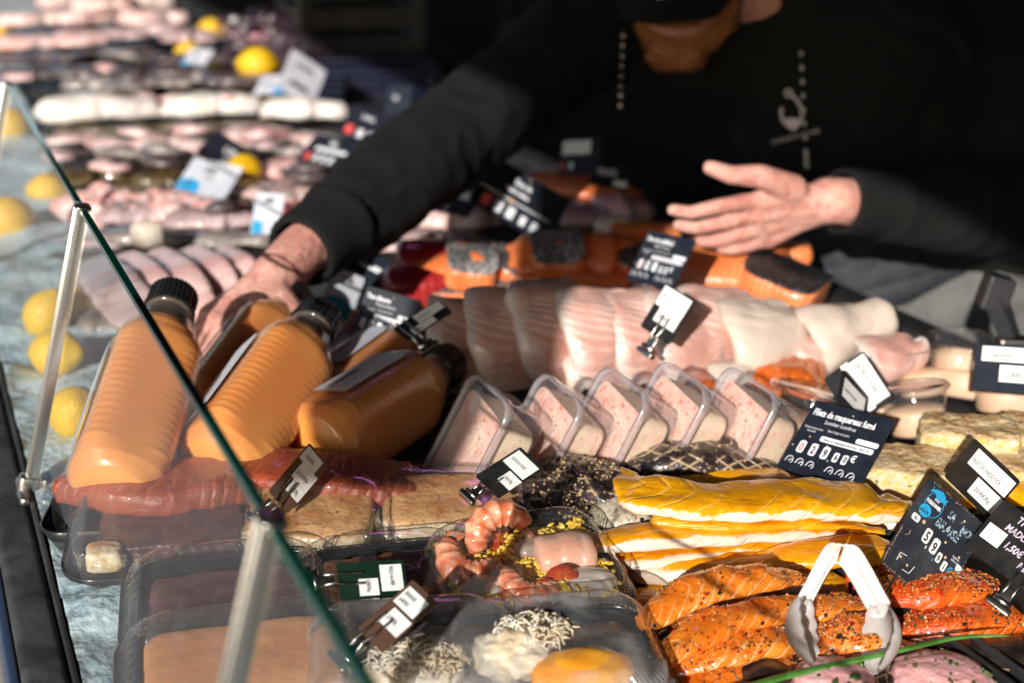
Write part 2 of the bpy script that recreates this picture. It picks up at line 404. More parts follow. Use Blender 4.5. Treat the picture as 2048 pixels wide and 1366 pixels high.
# ================================================================= sloping glass screen
m_glass = clear('screen_glass', tint=(.94, .97, .965), milk=.012, rough=.0, ior=1.5, gl=.6, fog=.05)
x = NT('glass_edge'); x.set(Base_Color=(.0, .085, .06), Roughness=.12, Specular_IOR_Level=.8, Coat_Weight=.5); m_gedge = x.m
VB, VT, GH = .054, .118, .238
def gpt(u, s, off=0): return uv(u, VB + (VT - VB) * s, GH * s) + (VV * -.966 + ZZ * .26) * off
def pane(u0, u1, label, top=1.0):
    p = empty('glass_pane', gpt((u0 + u1) / 2, 0), label, 'glass pane', 'sloping glass panes along the front of the stall')
    bm = nb()
    vs = [bm.verts.new(gpt(a, b, 0)) for a, b in ((u0, .06), (u1, .06), (u1, top), (u0, top))]
    bm.faces.new(vs); cobj('sheet', bm, m_glass, p, False)
    bm = nb(); th = .0056
    for (a, b, c, d) in ((u0, top, u1, top),):
        A = [gpt(a, b, -th / 2), gpt(a, b, th / 2), gpt(c, d, th / 2), gpt(c, d, -th / 2)]
        B = [q + (gpt(1, 1) - gpt(1, 0)).normalized() * .0025 for q in A]
        va = [bm.verts.new(q) for q in A]; vb = [bm.verts.new(q) for q in B]
        bm.faces.new(va); bm.faces.new(vb[::-1])
        for i in range(4): bm.faces.new((va[i], vb[i], vb[(i + 1) % 4], va[(i + 1) % 4]))
    cobj('edge', bm, m_gedge, p, False)
def post(u, label):
    t = empty('screen_post', gpt(u, 0), label, 'metal post', 'metal posts of the glass screen')
    bm = nb(); a, b = gpt(u, .02, .001), gpt(u, 1.012, .001); ax = (b - a).normalized(); nn = (VV * -.966 + ZZ * .26)
    rot = Matrix((UU, nn, ax)).transposed()
    add_box(bm, (a + b) / 2, (.0050, .0080, (b - a).length), rot, .0015)
    for o in (-.0046, .0046): add_box(bm, (a + b) / 2 + UU * o, (.0024, .0098, (b - a).length), rot, .001)
    cobj('profile', bm, m_steel, t)
    bm = nb(); add_box(bm, gpt(u, .01, .006), (.05, .009, .008), rot, .003); add_box(bm, gpt(u, .03, .004), (.014, .014, .02), rot, .003)
    cobj('foot_clamp', bm, m_steel, t)
    bm = nb(); add_box(bm, gpt(u, 1.012, .0), (.017, .013, .005), rot, .0025); cobj('top_clip', bm, m_steel, t)
pane(.02, .531, 'nearest glass pane with a green top edge, over the lidded trays')
pane(.545, 1.154, 'long glass pane between the two tall posts, in front of the bottles')
pane(1.168, 1.90, 'glass pane beyond the lemons, in front of the brown flat fish')
post(.538, 'nearest shiny metal post beside the brown gratin tray')
post(1.161, 'thin pale metal post standing by the pair of lemons')
post(1.907, 'far metal post at the left edge of the photo')

# ================================================================= the fishmonger
x = NT('skin'); co = x.coord(); nz = x.ramp(x.noise(co, 28, 5), .35, .65)
x.set(Base_Color=x.mix(x.ramp(x.noise(co, 90, 4), .45, .75), x.mix(nz, (.60, .29, .235), (.68, .39, .315)), (.54, .20, .165)), Roughness=.5, Specular_IOR_Level=.35)
x.bump(x.math('ADD', x.math('ADD', x.noise(co, 140, 5), x.math('MULTIPLY', x.voro(co, 400), .5)), x.math('MULTIPLY', x.noise(co, 32, 2, .5, 1.5), 2.2)), .0016); sss(x, .25, (.010, .004, .002)); m_skin = x.m
x = NT('hoodie_cloth'); co = x.coord()
x.set(Base_Color=x.mix(x.noise(co, 700, 2), (.003, .003, .0029), (.017, .0165, .016)), Roughness=.95, Specular_IOR_Level=.2); x.bump(x.noise(co, 900, 2), .0004); m_hood = x.m
m_beard = mat('ginger_beard', (.22, .07, .02), (.34, .13, .04), ns=120, rough=.7, bump=.003, bs=350)
m_cap = mat('cap_cloth', (.008, .008, .009), rough=.9)
x = NT('apron_cloth'); co = x.coord()
x.set(Base_Color=x.mix(x.ramp(x.noise(co, 10, 5), .35, .65), (.10, .10, .095), (.15, .15, .142)), Roughness=.85); x.bump(x.noise(co, 14, 4, .5, 1.0), .012); m_apron = x.m
m_navy = mat('navy_cloth', (.018, .019, .026), (.034, .035, .044), ns=30, rough=.8, bump=.004, bs=30)

man = empty('person', atd(2000, 640, 2.05) * 1.0, 'bearded man in a black hoodie, black cap and grey apron reaching across the fish', 'person')
man.location.z = -.92
hips = Vector((.74, 2.03, -.10)); waist = Vector((.64, 2.0, .06)); chest = Vector((.47, 1.98, .21)); neck0 = Vector((.385, 1.95, .32))
shL = atd(1215, 40, 1.93); shR = atd(1960, 20, 2.02)
elL = atd(890, 285, 1.70); wrL = atd(600, 505, 1.46)
elR = atd(2110, 440, 1.80); wrR = atd(1672, 402, 1.60)
headc = atd(1372, -122, 1.80)
P = lambda x, y, d: atd(x, y, d)
def hand_cones(bm, wrist, wr_r, knuckles, fingers, thumb):
    for k in knuckles: cones(bm, [(wrist, wr_r * .82), (wrist.lerp(k, .55), .0145), (k, .0118)], 14)
    for a, b in zip(knuckles, knuckles[1:]): cones(bm, [(a, .0115), (b, .0115)], 12)
    m = [wrist.lerp(k, .6) for k in knuckles]
    for a, b in zip(m, m[1:]): cones(bm, [(a, .0135), (b, .0135)], 12)
    for f in fingers: cones(bm, list(zip(f, (.0100, .0090, .0080, .0068))), 14)
    cones(bm, list(zip(thumb, (.017, .0135, .0105, .0085))), 14)
bm = nb()
cones(bm, [(hips, .145), (waist, .13), (chest, .15)]); cones(bm, [(chest, .12), (neck0, .06), (headc - Vector((0, -.02, .05)), .052)])
cones(bm, [(chest + Vector((0, 0, .03)), .12), (shL, .062)]); cones(bm, [(chest + Vector((0, 0, .03)), .12), (shR, .062)])
cones(bm, [(shL, .058), (elL, .042), (elL.lerp(wrL, .4), .038), (wrL, .027)]); cones(bm, [(shR, .058), (elR, .042), (elR.lerp(wrR, .3), .040), (wrR, .0265)])
for s in (-1, 1):
    kn = Vector((.76 + s * .10, 2.06, -.48)); an = Vector((.78 + s * .11, 2.12, -.86))
    cones(bm, [(hips + Vector((s * .07, 0, -.02)), .085), (kn, .058), (an, .042), (an + Vector((0, -.13, -.025)), .03)])
# head: skull, jaw, nose, ears; it looks down to the left at the reaching hand
fdir = Vector((-.35, -.80, -.48)).normalized(); hs = fdir.cross(ZZ).normalized(); hu = hs.cross(fdir).normalized()
if hu.z < 0: hu = -hu
HR = Matrix((hs, fdir, hu)).transposed()
def hp(s, f, u_): return headc + hs * s + fdir * f + hu * u_
ell(bm, headc, (.078, .098, .105), HR); ell(bm, hp(0, .035, -.065), (.056, .06, .052), HR)
cones(bm, [(hp(0, .088, .012), .010), (hp(0, .112, -.022), .013)])
for s in (-1, 1): ell(bm, hp(s * .079, -.008, -.012), (.010, .018, .03), HR)
# right hand of the man (picture left), reaching behind the bottles
w1 = P(548, 560, 1.42)
kn1 = [P(418, 632, 1.385), P(448, 655, 1.370), P(485, 668, 1.36), P(520, 672, 1.355)]
fg1 = [[kn1[0], P(396, 672, 1.375), P(386, 708, 1.37), P(380, 736, 1.37)], [kn1[1], P(418, 705, 1.355), P(408, 742, 1.35), P(402, 770, 1.35)],
       [kn1[2], P(458, 722, 1.345), P(446, 760, 1.34), P(440, 790, 1.345)], [kn1[3], P(505, 730, 1.34), P(492, 765, 1.345), P(485, 790, 1.355)]]
th1 = [P(560, 600, 1.40), P(592, 640, 1.37), P(590, 690, 1.355), P(570, 722, 1.35)]
cones(bm, [(wrL, .027), (w1, .026)]); hand_cones(bm, w1, .030, kn1, fg1, th1)
# left hand (picture right), open in front of the apron
w2 = P(1655, 402, 1.60)
kn2 = [P(1518, 400, 1.575), P(1512, 428, 1.585), P(1520, 455, 1.60), P(1535, 478, 1.615)]
fg2 = [[kn2[0], P(1440, 412, 1.555), P(1385, 425, 1.548), P(1345, 420, 1.545)], [kn2[1], P(1440, 446, 1.572), P(1392, 456, 1.568), P(1356, 450, 1.566)],
       [kn2[2], P(1465, 472, 1.592), P(1425, 483, 1.59), P(1398, 482, 1.59)], [kn2[3], P(1492, 490, 1.608), P(1465, 497, 1.606), P(1442, 496, 1.605)]]
th2 = [P(1585, 378, 1.575), P(1520, 352, 1.55), P(1462, 350, 1.54), P(1420, 335, 1.535)]
cones(bm, [(wrR, .0265), (w2, .027)]); hand_cones(bm, w2, .030, kn2, fg2, th2)
body = remesh_obj('body', bm, m_skin, .0027, 5, man)
body['label'] = 'pale skin of the face, wrists and hands'
# hoodie: torso, hood, sleeves with wrinkles
def wr(co):
    a = noise.noise(Vector((co.x * 9, co.y * 9, co.z * 16))) * .009 + abs(noise.noise(co * 22)) * -.008 + noise.noise(co * 50) * .001
    return a
bm = nb()
cones(bm, [(waist + Vector((-.02, -.0, -.0)), .165), (chest, .178)], 28); cones(bm, [(chest, .14), (neck0, .085)], 24)
cones(bm, [(chest + Vector((0, 0, .04)), .135), (shL, .083), (elL.lerp(shL, .3), .067), (elL, .063), (elL.lerp(wrL, .5), .056), (elL.lerp(wrL, .80), .045)], 28)
cones(bm, [(chest + Vector((0, 0, .04)), .135), (shR, .083), (elR, .066), (elR.lerp(wrR, .5), .055), (elR.lerp(wrR, .80), .0435)], 28)
ell(bm, neck0 + Vector((.03, .06, .02)), (.13, .10, .07))
hoodie = remesh_obj('hoodie', bm, m_hood, .006, 6, man, wr)
hoodie['label'] = 'black hoodie with white drawstrings and a fish hook emblem'
def cuff(elb, wr_, a, b, r):
    bm = nb(); P0 = elb.lerp(wr_, a); P1 = elb.lerp(wr_, b); n = 64
    ax = (P1 - P0).normalized(); s = ax.orthogonal().normalized(); t_ = ax.cross(s); rings = []
    prof = [(0, r * 1.06), (.06, r * 1.16), (.15, r * 1.06), (.5, r), (.93, r * .99), (1.0, r * .95), (1.0, r * .82), (.75, r * .80)]
    for f, rr in prof:
        rings.append([bm.verts.new(P0.lerp(P1, f) + (s * math.cos(2 * math.pi * k / n) + t_ * math.sin(2 * math.pi * k / n)) * (rr + (.0007 if k % 2 else -.0007))) for k in range(n)])
    for A, B in zip(rings, rings[1:]):
        for k in range(n): bm.faces.new((A[k], A[(k + 1) % n], B[(k + 1) % n], B[k]))
    o = cobj('cuff', bm, m_hood, man)
cuff(elL, wrL, .76, 1.00, .0405); cuff(elR, wrR, .76, .985, .0385)
# bracelet cord
bm = nb(); ax = (wrL - w1).normalized(); s = ax.orthogonal().normalized(); t_ = ax.cross(s); c0 = w1.lerp(wrL, .12)
add_tube(bm, [c0 + (s * math.cos(a) + t_ * math.sin(a)) * .0262 for a in [2 * math.pi * k / 32 for k in range(33)]], .0011, 6, False); cobj('bracelet', bm, mat('red_cord', (.09, .02, .02), rough=.8), man)
# beard, cap, eyes
bm = nb()
for s in (-1, 1): cones(bm, [(hp(s * .070, .008, -.035), .010), (hp(s * .055, .045, -.088), .018), (hp(s * .016, .084, -.112), .022)])
cones(bm, [(hp(-.018, .090, -.110), .024), (hp(.018, .090, -.110), .024)]); cones(bm, [(hp(-.034, .090, -.055), .011), (hp(0, .104, -.048), .012), (hp(.034, .090, -.055), .011)])
remesh_obj('beard', bm, m_beard, .004, 2, man, lambda c: .003 * noise.noise(c * 120) + .003 * noise.noise(c * 60))
bm = nb(); ell(bm, hp(0, -.01, .035), (.088, .106, .092), HR); cobj('cap', bm, m_cap, man)
bm = nb()
rows = []
for i in range(9):
    f = i / 8; row = []
    for j in range(17):
        g = (j / 16 - .5) * 2; row.append(bm.verts.new(hp(g * .082 * math.sqrt(max(1 - (f * .62) ** 2, 0)), .075 + f * .085 - .05 * g * g, -.002 - .022 * g * g - .016 * f)))
    rows.append(row)
for a, b in zip(rows, rows[1:]):
    for j in range(16): bm.faces.new((a[j], a[j + 1], b[j + 1], b[j]))
bmesh.ops.solidify(bm, geom=bm.faces[:], thickness=.003); cobj('cap_brim', bm, m_cap, man)
m_eye = mat('eye_white', (.6, .6, .58), rough=.2)
for s in (-1, 1):
    bm = nb(); ell(bm, hp(s * .030, .080, -.014), (.010, .008, .008), HR); cobj('eye', bm, m_eye, man)
# apron
def ray_hit(ob, px, py, off=.003):
    bvh = ray_hit.c.get(ob.name)
    if bvh is None:
        me = ob.data; off0 = man.location
        bvh = BVHTree.FromPolygons([v.co + off0 for v in me.vertices], [tuple(p.vertices) for p in me.polygons]); ray_hit.c[ob.name] = bvh
    r = ray(px, py).normalized(); h = bvh.ray_cast(Vector((0, 0, CAMZ)), r)
    return None if h[0] is None else h[0] - r * off
ray_hit.c = {}
bm = nb()
cones(bm, [(Vector((.80, 2.02, -.62)), .20), (hips + Vector((0, 0, -.03)), .185), (waist + Vector((-.0, -.01, -.035)), .176)], 28)
cones(bm, [(Vector((.66, 2.0, -.62)), .19), (Vector((.60, 1.98, -.05)), .165)], 28); cones(bm, [(Vector((.58, 2.0, -.62)), .17), (Vector((.505, 1.965, -.04)), .155), (Vector((.50, 1.965, .03)), .15)], 28)
apron = remesh_obj('apron', bm, m_apron, .008, 4, man, lambda c: .014 * noise.noise(Vector((c.x * 10 + c.z * 5, c.y * 3, c.z * 3))) + .006 * noise.noise(c * 25))
apron['label'] = 'grey apron with a navy cloth folded over its waist'
bm = nb()
for (pts, r) in (([(1545, 525), (1640, 500), (1760, 478), (1900, 462), (2030, 470)], .020), ([(1570, 560), (1680, 560), (1800, 530), (1930, 490), (2030, 480)], .017),
                 ([(1585, 590), (1680, 605), (1790, 585), (1900, 530), (2000, 480)], .013), ([(1640, 520), (1740, 515), (1840, 495), (1960, 478)], .016)):
    wp = []
    for (a, b) in pts:
        h = ray_hit(apron, a, b, .0) or ray_hit(hoodie, a, b, 0.)
        if h is not None: wp.append(h)
    if len(wp) > 2: sweep(bm, wp, [r * 3.0] * len(wp), [r * 1.6] * len(wp), seg=24, n=14, flat=1, amp=.003, nsc=20, side=ZZ, bottom=False)
cobj('folded_cloth', bm, m_navy, man)
# drawstrings (white dashes on a black cord), emblem and lettering on the chest
m_white = mat('white_thread', (.75, .72, .72), rough=.7)
for (xa, ya, xb, yb, n) in ((1601, 85, 1614, 335, 9), (1247, 55, 1240, 215, 8)):
    bm = nb(); bd = nb(); prev = None
    for i in range(n * 3 + 1):
        f = i / (n * 3); h = ray_hit(hoodie, xa + (xb - xa) * f, ya + (yb - ya) * f, .004)
        if h is None: h = atd(xa + (xb - xa) * f, ya + (yb - ya) * f, 1.80)
        if prev is not None:
            if i % 3 == 0 or (xa > 1500 and f > .86): add_tube(bm, [prev, h], .0021 if f < .86 else .0028, 6)
            else: add_tube(bd, [prev, h], .0019, 6)
        prev = h
    cobj('drawstring', bd, m_cap, man); cobj('drawstring_stitch', bm, m_white, man)
m_logo = mat('white_print', (.66, .60, .64), rough=.7)
def text_bm(bm, s, size, x, y, align='LEFT', sx=1.0, shear=0, z=0, bold=0, mi=0, rot=0):
    cu = bpy.data.curves.new('t', 'FONT'); cu.body = s; cu.size = size; cu.align_x = align; cu.resolution_u = 2; cu.offset = bold; cu.fill_mode = 'FRONT' if hasattr(cu, 'fill_mode') else cu.fill_mode
    o = bpy.data.objects.new('t', cu); me = bpy.data.meshes.new_from_object(o)
    me.transform(Matrix(((sx, shear, 0, 0), (0, 1, 0, 0), (0, 0, 1, 0), (0, 0, 0, 1))))
    if rot: me.transform(Matrix.Rotation(rot, 4, 'Z'))
    me.transform(Matrix.Translation((x, y, z)))
    n0 = len(bm.faces); bm.from_mesh(me); bm.faces.ensure_lookup_table()
    for f in bm.faces[n0:]: f.material_index = mi
    bpy.data.objects.remove(o); bpy.data.curves.remove(cu); bpy.data.meshes.remove(me)
# emblem and the line of lettering under it, on a patch lying on the chest
c = ray_hit(hoodie, 1588, 228, 0) or atd(1588, 228, 1.8)
zd = (Vector((0, 0, CAMZ)) - c).normalized(); xd = (atd(1642, 262, 1.8) - atd(1540, 287, 1.8)).normalized(); xd = (xd - zd * xd.dot(zd)).normalized(); yd = zd.cross(xd)
pl = c + zd * .014
def onplane(px, py):
    r = ray(px, py); o = Vector((0, 0, CAMZ)); return o + r * ((pl - o).dot(zd) / r.dot(zd))
bm = nb()
add_tube(bm, [onplane(1577 + 6.5 * math.cos(a), 186 + 6.5 * math.sin(a)) for a in [i * math.pi / 8 for i in range(17)]], .0018, 6)
hk = [(1583, 190), (1594, 200), (1602, 215), (1605, 230), (1602, 243), (1594, 253), (1586, 259), (1577, 253), (1567, 243), (1562, 230), (1564, 215)]
add_tube(bm, [onplane(*q) for q in hk], .0023, 6)
bm.faces.new([bm.verts.new(onplane(a, b)) for a, b in ((1566, 240), (1574, 237), (1586, 236), (1597, 238), (1602, 242), (1597, 251), (1587, 260), (1577, 253))])
cobj('emblem', bm, m_logo, man)
tb = nb(); text_bm(tb, 'CHASSEUR DE MER', .0078, 0, 0, 'CENTER', sx=.95)
M = Matrix((xd, yd, zd)).transposed().to_4x4(); M.translation = onplane(1592, 277); bmesh.ops.transform(tb, matrix=M, verts=tb.verts); cobj('lettering', tb, m_logo, man, False)
# ================================================================= price cards
def plain(name, c, rough=.5, **k):
    x = NT(name); x.set(Base_Color=c, Roughness=rough); return x.m
m_navycard = mat('navy_card', (.010, .014, .024), (.016, .021, .032), ns=60, rough=.38, bump=.00015, bs=300)
m_blackcard = mat('black_card', (.010, .010, .010), (.02, .019, .018), ns=60, rough=.35, bump=.0001, bs=300)
m_browncard = mat('brown_card', (.085, .045, .03), (.10, .052, .035), ns=30, rough=.3)
m_greencard = mat('green_card', (.004, .018, .010), (.008, .025, .015), ns=30, rough=.25)
m_slate = mat('slate_card', (.018, .021, .028), (.045, .05, .06), ns=35, rough=.42, lo=.4, hi=.75, bump=.0002, bs=200, c3=(.06, .065, .075), ns3=300, lo3=.62, hi3=.75)
m_wear = mat('worn_edge', (.30, .19, .13), (.45, .32, .25), ns=200, rough=.8)
m_paper = mat('white_paper', (.78, .78, .77), (.70, .70, .69), ns=50, rough=.7)
m_ink = plain('ink', (.015, .015, .02), .6); m_wh = plain('white_print_card', (.74, .76, .80), .6); m_bl = plain('blue_print', (.02, .30, .58), .5); m_rd = plain('red_print', (.75, .10, .09), .5); m_chalk = mat('chalk_marker', (.40, .58, .72), (.06, .08, .11), ns=420, rough=.7, lo=.42, hi=.6)
m_chalkw = mat('white_marker', (.68, .62, .76), (.45, .38, .5), ns=250, rough=.7); m_rivet = plain('brass_rivet', (.5, .36, .22), .35); m_cyan = mat('pale_blue_card', (.55, .62, .72), (.20, .42, .66), ns=25, rough=.4)
m_pale = mat('pale_card', (.58, .59, .64), (.50, .52, .60), ns=40, rough=.4)
CARDMATS = [m_paper, m_ink, m_wh, m_bl, m_rd, m_chalk, m_chalkw, m_rivet, m_wear]
PAPER, INK, WHT, BLU, RED, CHK, CHW, RIV, WEAR = range(9)
def rrect(w, h, r, n=5):
    pts = []
    for cx_, cy_, a0 in ((w / 2 - r, h / 2 - r, 0), (-w / 2 + r, h / 2 - r, 90), (-w / 2 + r, -h / 2 + r, 180), (w / 2 - r, -h / 2 + r, 270)):
        for i in range(n + 1): a = R(a0 + 90 * i / n); pts.append((cx_ + r * math.cos(a), cy_ + r * math.sin(a)))
    return pts
def cam_frame(cx, cy, d, a, b, ratio, flip=False):
    ax, ay = a[0], -a[1]; bx, by = b[0], -b[1]
    A = ax * ax + ay * ay; B = bx * bx + by * by; D = ax * bx + ay * by; r2 = ratio * ratio
    q = A - r2 * B; X = (-q + math.sqrt(q * q + 4 * r2 * D * D)) / 2; az = math.sqrt(max(X, 0)); Y = max((A + X) / r2 - B, 0); bz = math.sqrt(Y)
    if D > 0: az = -az
    if flip: az, bz = -az, -bz
    s = d / FPX; right = Vector((1, 0, 0)); up = Vector((0, sp, cp)); fw = Vector((0, cp, -sp))
    x = (right * ax + up * ay + fw * az) * s; y = (right * bx + up * by + fw * bz) * s
    W_, H_ = x.length, y.length; xn = x.normalized(); y = (y - xn * y.dot(xn)).normalized(); z = xn.cross(y)
    M = Matrix((xn, y, z)).transposed().to_4x4(); M.translation = atd(cx, cy, d); return M, W_, H_
def card(cx, cy, z, a, b, ratio, label, board, items, clip=None, pin=None, group='price cards standing among the fish', rr=.06, cat='price card', depth=None, flip=False):
    d = depth if depth else (CAMZ - z) / -ray(cx, cy).z
    M, W_, H_ = cam_frame(cx, cy, d, a, b, ratio, flip)
    t = empty('price_card', label=label, cat=cat, group=group, mat4=M)
    bm = nb(); pts = rrect(W_, H_, rr * min(W_, H_)); th = .0009
    vb = [bm.verts.new((x, y, -th)) for x, y in pts]; vt = [bm.verts.new((x, y, 0)) for x, y in pts]
    bm.faces.new(vt); bm.faces.new(vb[::-1])
    for i in range(len(pts)): j = (i + 1) % len(pts); bm.faces.new((vb[i], vb[j], vt[j], vt[i]))
    obj('board', bm, board, t, smooth=False)
    paper = nb(); letr = nb()
    for it in items:
        k = it[0]
        if k == 'P' or k == 'R':   # rect x0 y0 x1 y1 colour
            _, x0, y0, x1, y1, c = it; B_ = paper if k == 'P' else letr; zz = .0003 if k == 'P' else .0005
            pts = [((x0 + x1 - 1) * W_ / 2 + p[0], (y0 + y1 - 1) * H_ / 2 + p[1]) for p in rrect((x1 - x0) * W_, (y1 - y0) * H_, (.02 if k == 'P' else .3) * min((x1 - x0) * W_, (y1 - y0) * H_), 3)]
            f = B_.faces.new([B_.verts.new((p[0], p[1], zz)) for p in pts]); f.material_index = c
        elif k == 'T':             # text x y size colour [sx shear align bold]
            _, s, x, y, sz, c = it[:6]; o = it[6] if len(it) > 6 else {}
            text_bm(letr, s, sz * H_, (x - .5) * W_, (y - .5) * H_, o.get('al', 'LEFT'), o.get('sx', .7), o.get('sh', 0), .0007, o.get('b', 0) * H_, c, o.get('rot', 0))
        elif k == 'O':             # rivet
            _, x, y, r_ = it; q = bmesh.ops.create_uvsphere(letr, u_segments=10, v_segments=6, radius=r_ * H_)
            for v in q['verts']: v.co.z *= .4
            bmesh.ops.translate(letr, verts=q['verts'], vec=((x - .5) * W_, (y - .5) * H_, .0003))
            for v in q['verts']:
                for f in v.link_faces: f.material_index = RIV
        elif k == 'L':             # stroked lines
            _, pts, r_, c = it; n0 = len(letr.faces)
            add_tube(letr, [((x - .5) * W_, (y - .5) * H_, .0006) for x, y in pts], r_ * H_, 5); letr.faces.ensure_lookup_table()
            for f in letr.faces[n0:]: f.material_index = c
        elif k == 'G':             # filled polygon
            _, pts, c = it; f = letr.faces.new([letr.verts.new(((x - .5) * W_, (y - .5) * H_, .00065)) for x, y in pts]); f.material_index = c
    if len(paper.faces): obj('paper_label', paper, CARDMATS, t, smooth=False)
    else: paper.free()
    if len(letr.faces): obj('lettering', letr, CARDMATS, t, smooth=False)
    else: letr.free()
    if clip:                       # a wire-and-steel card clip at card coords, pointing down the card
        x, y = (clip[0] - .5) * W_, (clip[1] - .5) * H_; s = clip[2] if len(clip) > 2 else .006
        bm = nb()
        for o in (-.45, .45): add_tube(bm, [(x + o * s, y + s * 1.6, .0014), (x + o * s, y, .0016), (x + o * s * .8, y - s * .8, .003), (x + o * s * 1.0, y - s * 2.2, -.001)], s * .11, 6)
        add_box(bm, Vector((x, y - s * 1.7, 0)), (s * 1.1, s * 1.8, s * .35), None, s * .08)
        add_box(bm, Vector((x, y - s * 2.9, .0)), (s * 2.2, s * .55, s * .9), None, s * .1)
        add_tube(bm, [(x - s * .8, y - s * 2.3, .001), (x + s * .8, y - s * 2.3, .001)], s * .3, 8)
        obj('clip', bm, m_steel, t)
    if pin:                        # steel skewer from card coords down to a world point
        bm = nb(); inv = M.inverted(); p1 = inv @ pin[2]; p0 = Vector(((pin[0] - .5) * W_, (pin[1] - .5) * H_, -.002)); add_tube(bm, [p0, p1], .0011, 8); obj('skewer', bm, m_steel, t)
    return t
def fishcard(title, sub, pill, digits, small=.45):
    L = [('T', title, .06, .80, .125, WHT, dict(sx=.62, b=.004)), ('T', sub, .25, .71, .075, WHT, dict(sx=.7)), ('T', 'Zone et sous-zone', .05, .61, .045, WHT), ('T', 'de pêche', .10, .565, .045, WHT),
         ('T', 'Type d\'engin de pêche :', .33, .62, .045, WHT), ('R', .70, .57, .97, .64, WHT), ('R', .30, .475, .95, .55, WHT), ('T', pill, .34, .492, .048, INK, dict(sx=.75, b=.001)),
         ('O', .52, .91, .012), ('O', .17, .50, .012), ('O', .42, .44, .012), ('O', .66, .37, .012), ('O', .03, .34, .012)]
    xs = (.10, .25, .40, .55, .66)
    for i, ch in enumerate(digits):
        x0 = xs[i]; h = .17 if i < 3 else .13; yb = .26
        L.append(('R', x0, yb, x0 + (.085 if i < 3 else .065), yb + h, WHT)); L.append(('T', ch, x0 + .018, yb + .03, h * .85, RED if i == 0 else INK, dict(sx=.72, b=.004)))
    L += [('T', ',', .505, .25, .14, WHT), ('T', '€', .75, .32, .13, WHT, dict(sx=.8, b=.003))]
    for x in (.05, .18, .31, .55, .68, .81):
        c = []
        for i in range(9): a = math.pi * (i / 8); c.append((x + .04 - .04 * math.cos(a), .14 + .05 * math.sin(a)))
        L.append(('L', c, .005, WHT)); L.append(('L', [(x + .035, .12), (x + .06, .155), (x + .085, .13), (x + .07, .10)], .005, WHT)); L.append(('L', [(x, .14), (x - .01, .115)], .005, WHT))
    return L
# ---- near cards in focus
fish = [(.10, .965), (.13, .925), (.17, .945), (.25, .965), (.31, .945), (.335, .915), (.375, .935), (.36, .90), (.375, .865), (.335, .885), (.29, .865), (.235, .875), (.215, .845), (.205, .88), (.17, .905), (.13, .90), (.09, .885), (.115, .92)]
oval = [(.235 + .13 * math.cos(i * math.pi / 12), .80 + .125 * math.sin(i * math.pi / 12)) for i in range(25)]
lob = [(.165 + .092 * math.cos(i * math.pi / 12), .70 + .068 * math.sin(i * math.pi / 12)) for i in range(25)]
wornL = []
rn = random.Random(4)
for k in range(300):
    e = rn.random(); f = rn.random(); m_ = abs(rn.gauss(0, .012))
    x, y = {0: (f, .995 - m_), 1: (.004 + m_, f * .45), 2: (f * .98, .006 + m_), 3: (.996 - m_, f)}[rn.choice((0, 1, 1, 1, 2, 2, 2, 3))]
    r_ = rn.uniform(.002, .007); x = min(max(x, .01), .99); y = min(max(y, .01), .99)
    if (x < .05 or x > .95) and (y < .05 or y > .95): continue
    wornL.append(('G', [(x + r_ * math.cos(a) * rn.uniform(.5, 1.3), y + r_ * math.sin(a) * rn.uniform(.5, 1.3)) for a in [i * 1.05 for i in range(6)]], WEAR))
card(1868, 1088, .062, (134, 108), (112, -164), .90, 'worn slate price card with a blue fish emblem and white digits, over the spiced salmon', m_slate,
     wornL + [('G', fish, BLU), ('L', oval, .004, BLU), ('G', lob[:-1], BLU), ('L', lob, .004, INK), ('T', 'VOTRE', .20, .845, .03, WHT, dict(b=.001)), ('T', 'POISSONNIER', .105, .785, .052, WHT, dict(sx=.66, b=.002)), ('T', 'dans le', .12, .715, .028, INK), ('T', 'QUARTIER', .093, .675, .04, INK, dict(sx=.62, b=.002)),
      ('T', 'SA', .46, .80, .115, CHK, dict(sx=.75, sh=.1, b=.002)), ('T', 'MON', .70, .765, .115, CHK, dict(sx=.75, sh=.15, b=.002)), ('T', '-', .66, .83, .1, CHK), ('T', 'BRAiSÉ', .36, .655, .135, CHK, dict(sx=.85, sh=.1, b=.002)),
      ('R', .05, .55, .17, .62, PAPER), ('T', '1Kg', .075, .565, .05, INK, dict(b=.002)), ('O', .235, .605, .022), ('O', .11, .66, .015), ('O', .70, .885, .015), ('O', .62, .59, .015), ('O', .72, .47, .017), ('O', .88, .56, .015), ('O', .76, .26, .017),
      ('R', .31, .44, .415, .59, PAPER), ('T', '5', .33, .462, .14, INK, dict(sx=.8, b=.004)), ('T', ',', .405, .415, .13, PAPER, dict(b=.003)), ('R', .465, .405, .57, .565, PAPER), ('T', '9', .485, .425, .14, INK, dict(sx=.8, b=.004)),
      ('T', ',', .565, .36, .10, BLU, dict(b=.003)), ('R', .605, .37, .675, .475, PAPER), ('T', '9', .617, .385, .09, INK, dict(sx=.8, b=.003)), ('R', .72, .335, .79, .44, PAPER), ('T', '1', .738, .35, .09, INK, dict(sx=.8, b=.003)), ('T', '€', .81, .335, .125, BLU, dict(sx=.85, b=.003)),
      ('T', 'Engins de', .79, .52, .036, WHT), ('T', 'pêche utilisés', .79, .485, .036, WHT), ('R', .90, .435, .99, .50, PAPER), ('T', 'Zone de capture', .62, .19, .038, WHT),
      ('L', [(.17, .13), (.165, .21), (.26, .225)], .004, WHT), ('O', .20, .18, .015), ('O', .33, .155, .015), ('L', [(.30, .09), (.40, .10), (.42, .19)], .004, WHT),
      ('L', [(.10, .38), (.14, .41), (.13, .45)], .003, WEAR)],
     pin=(.30, .16, atz(1748, 1225, .035)), rr=.09)
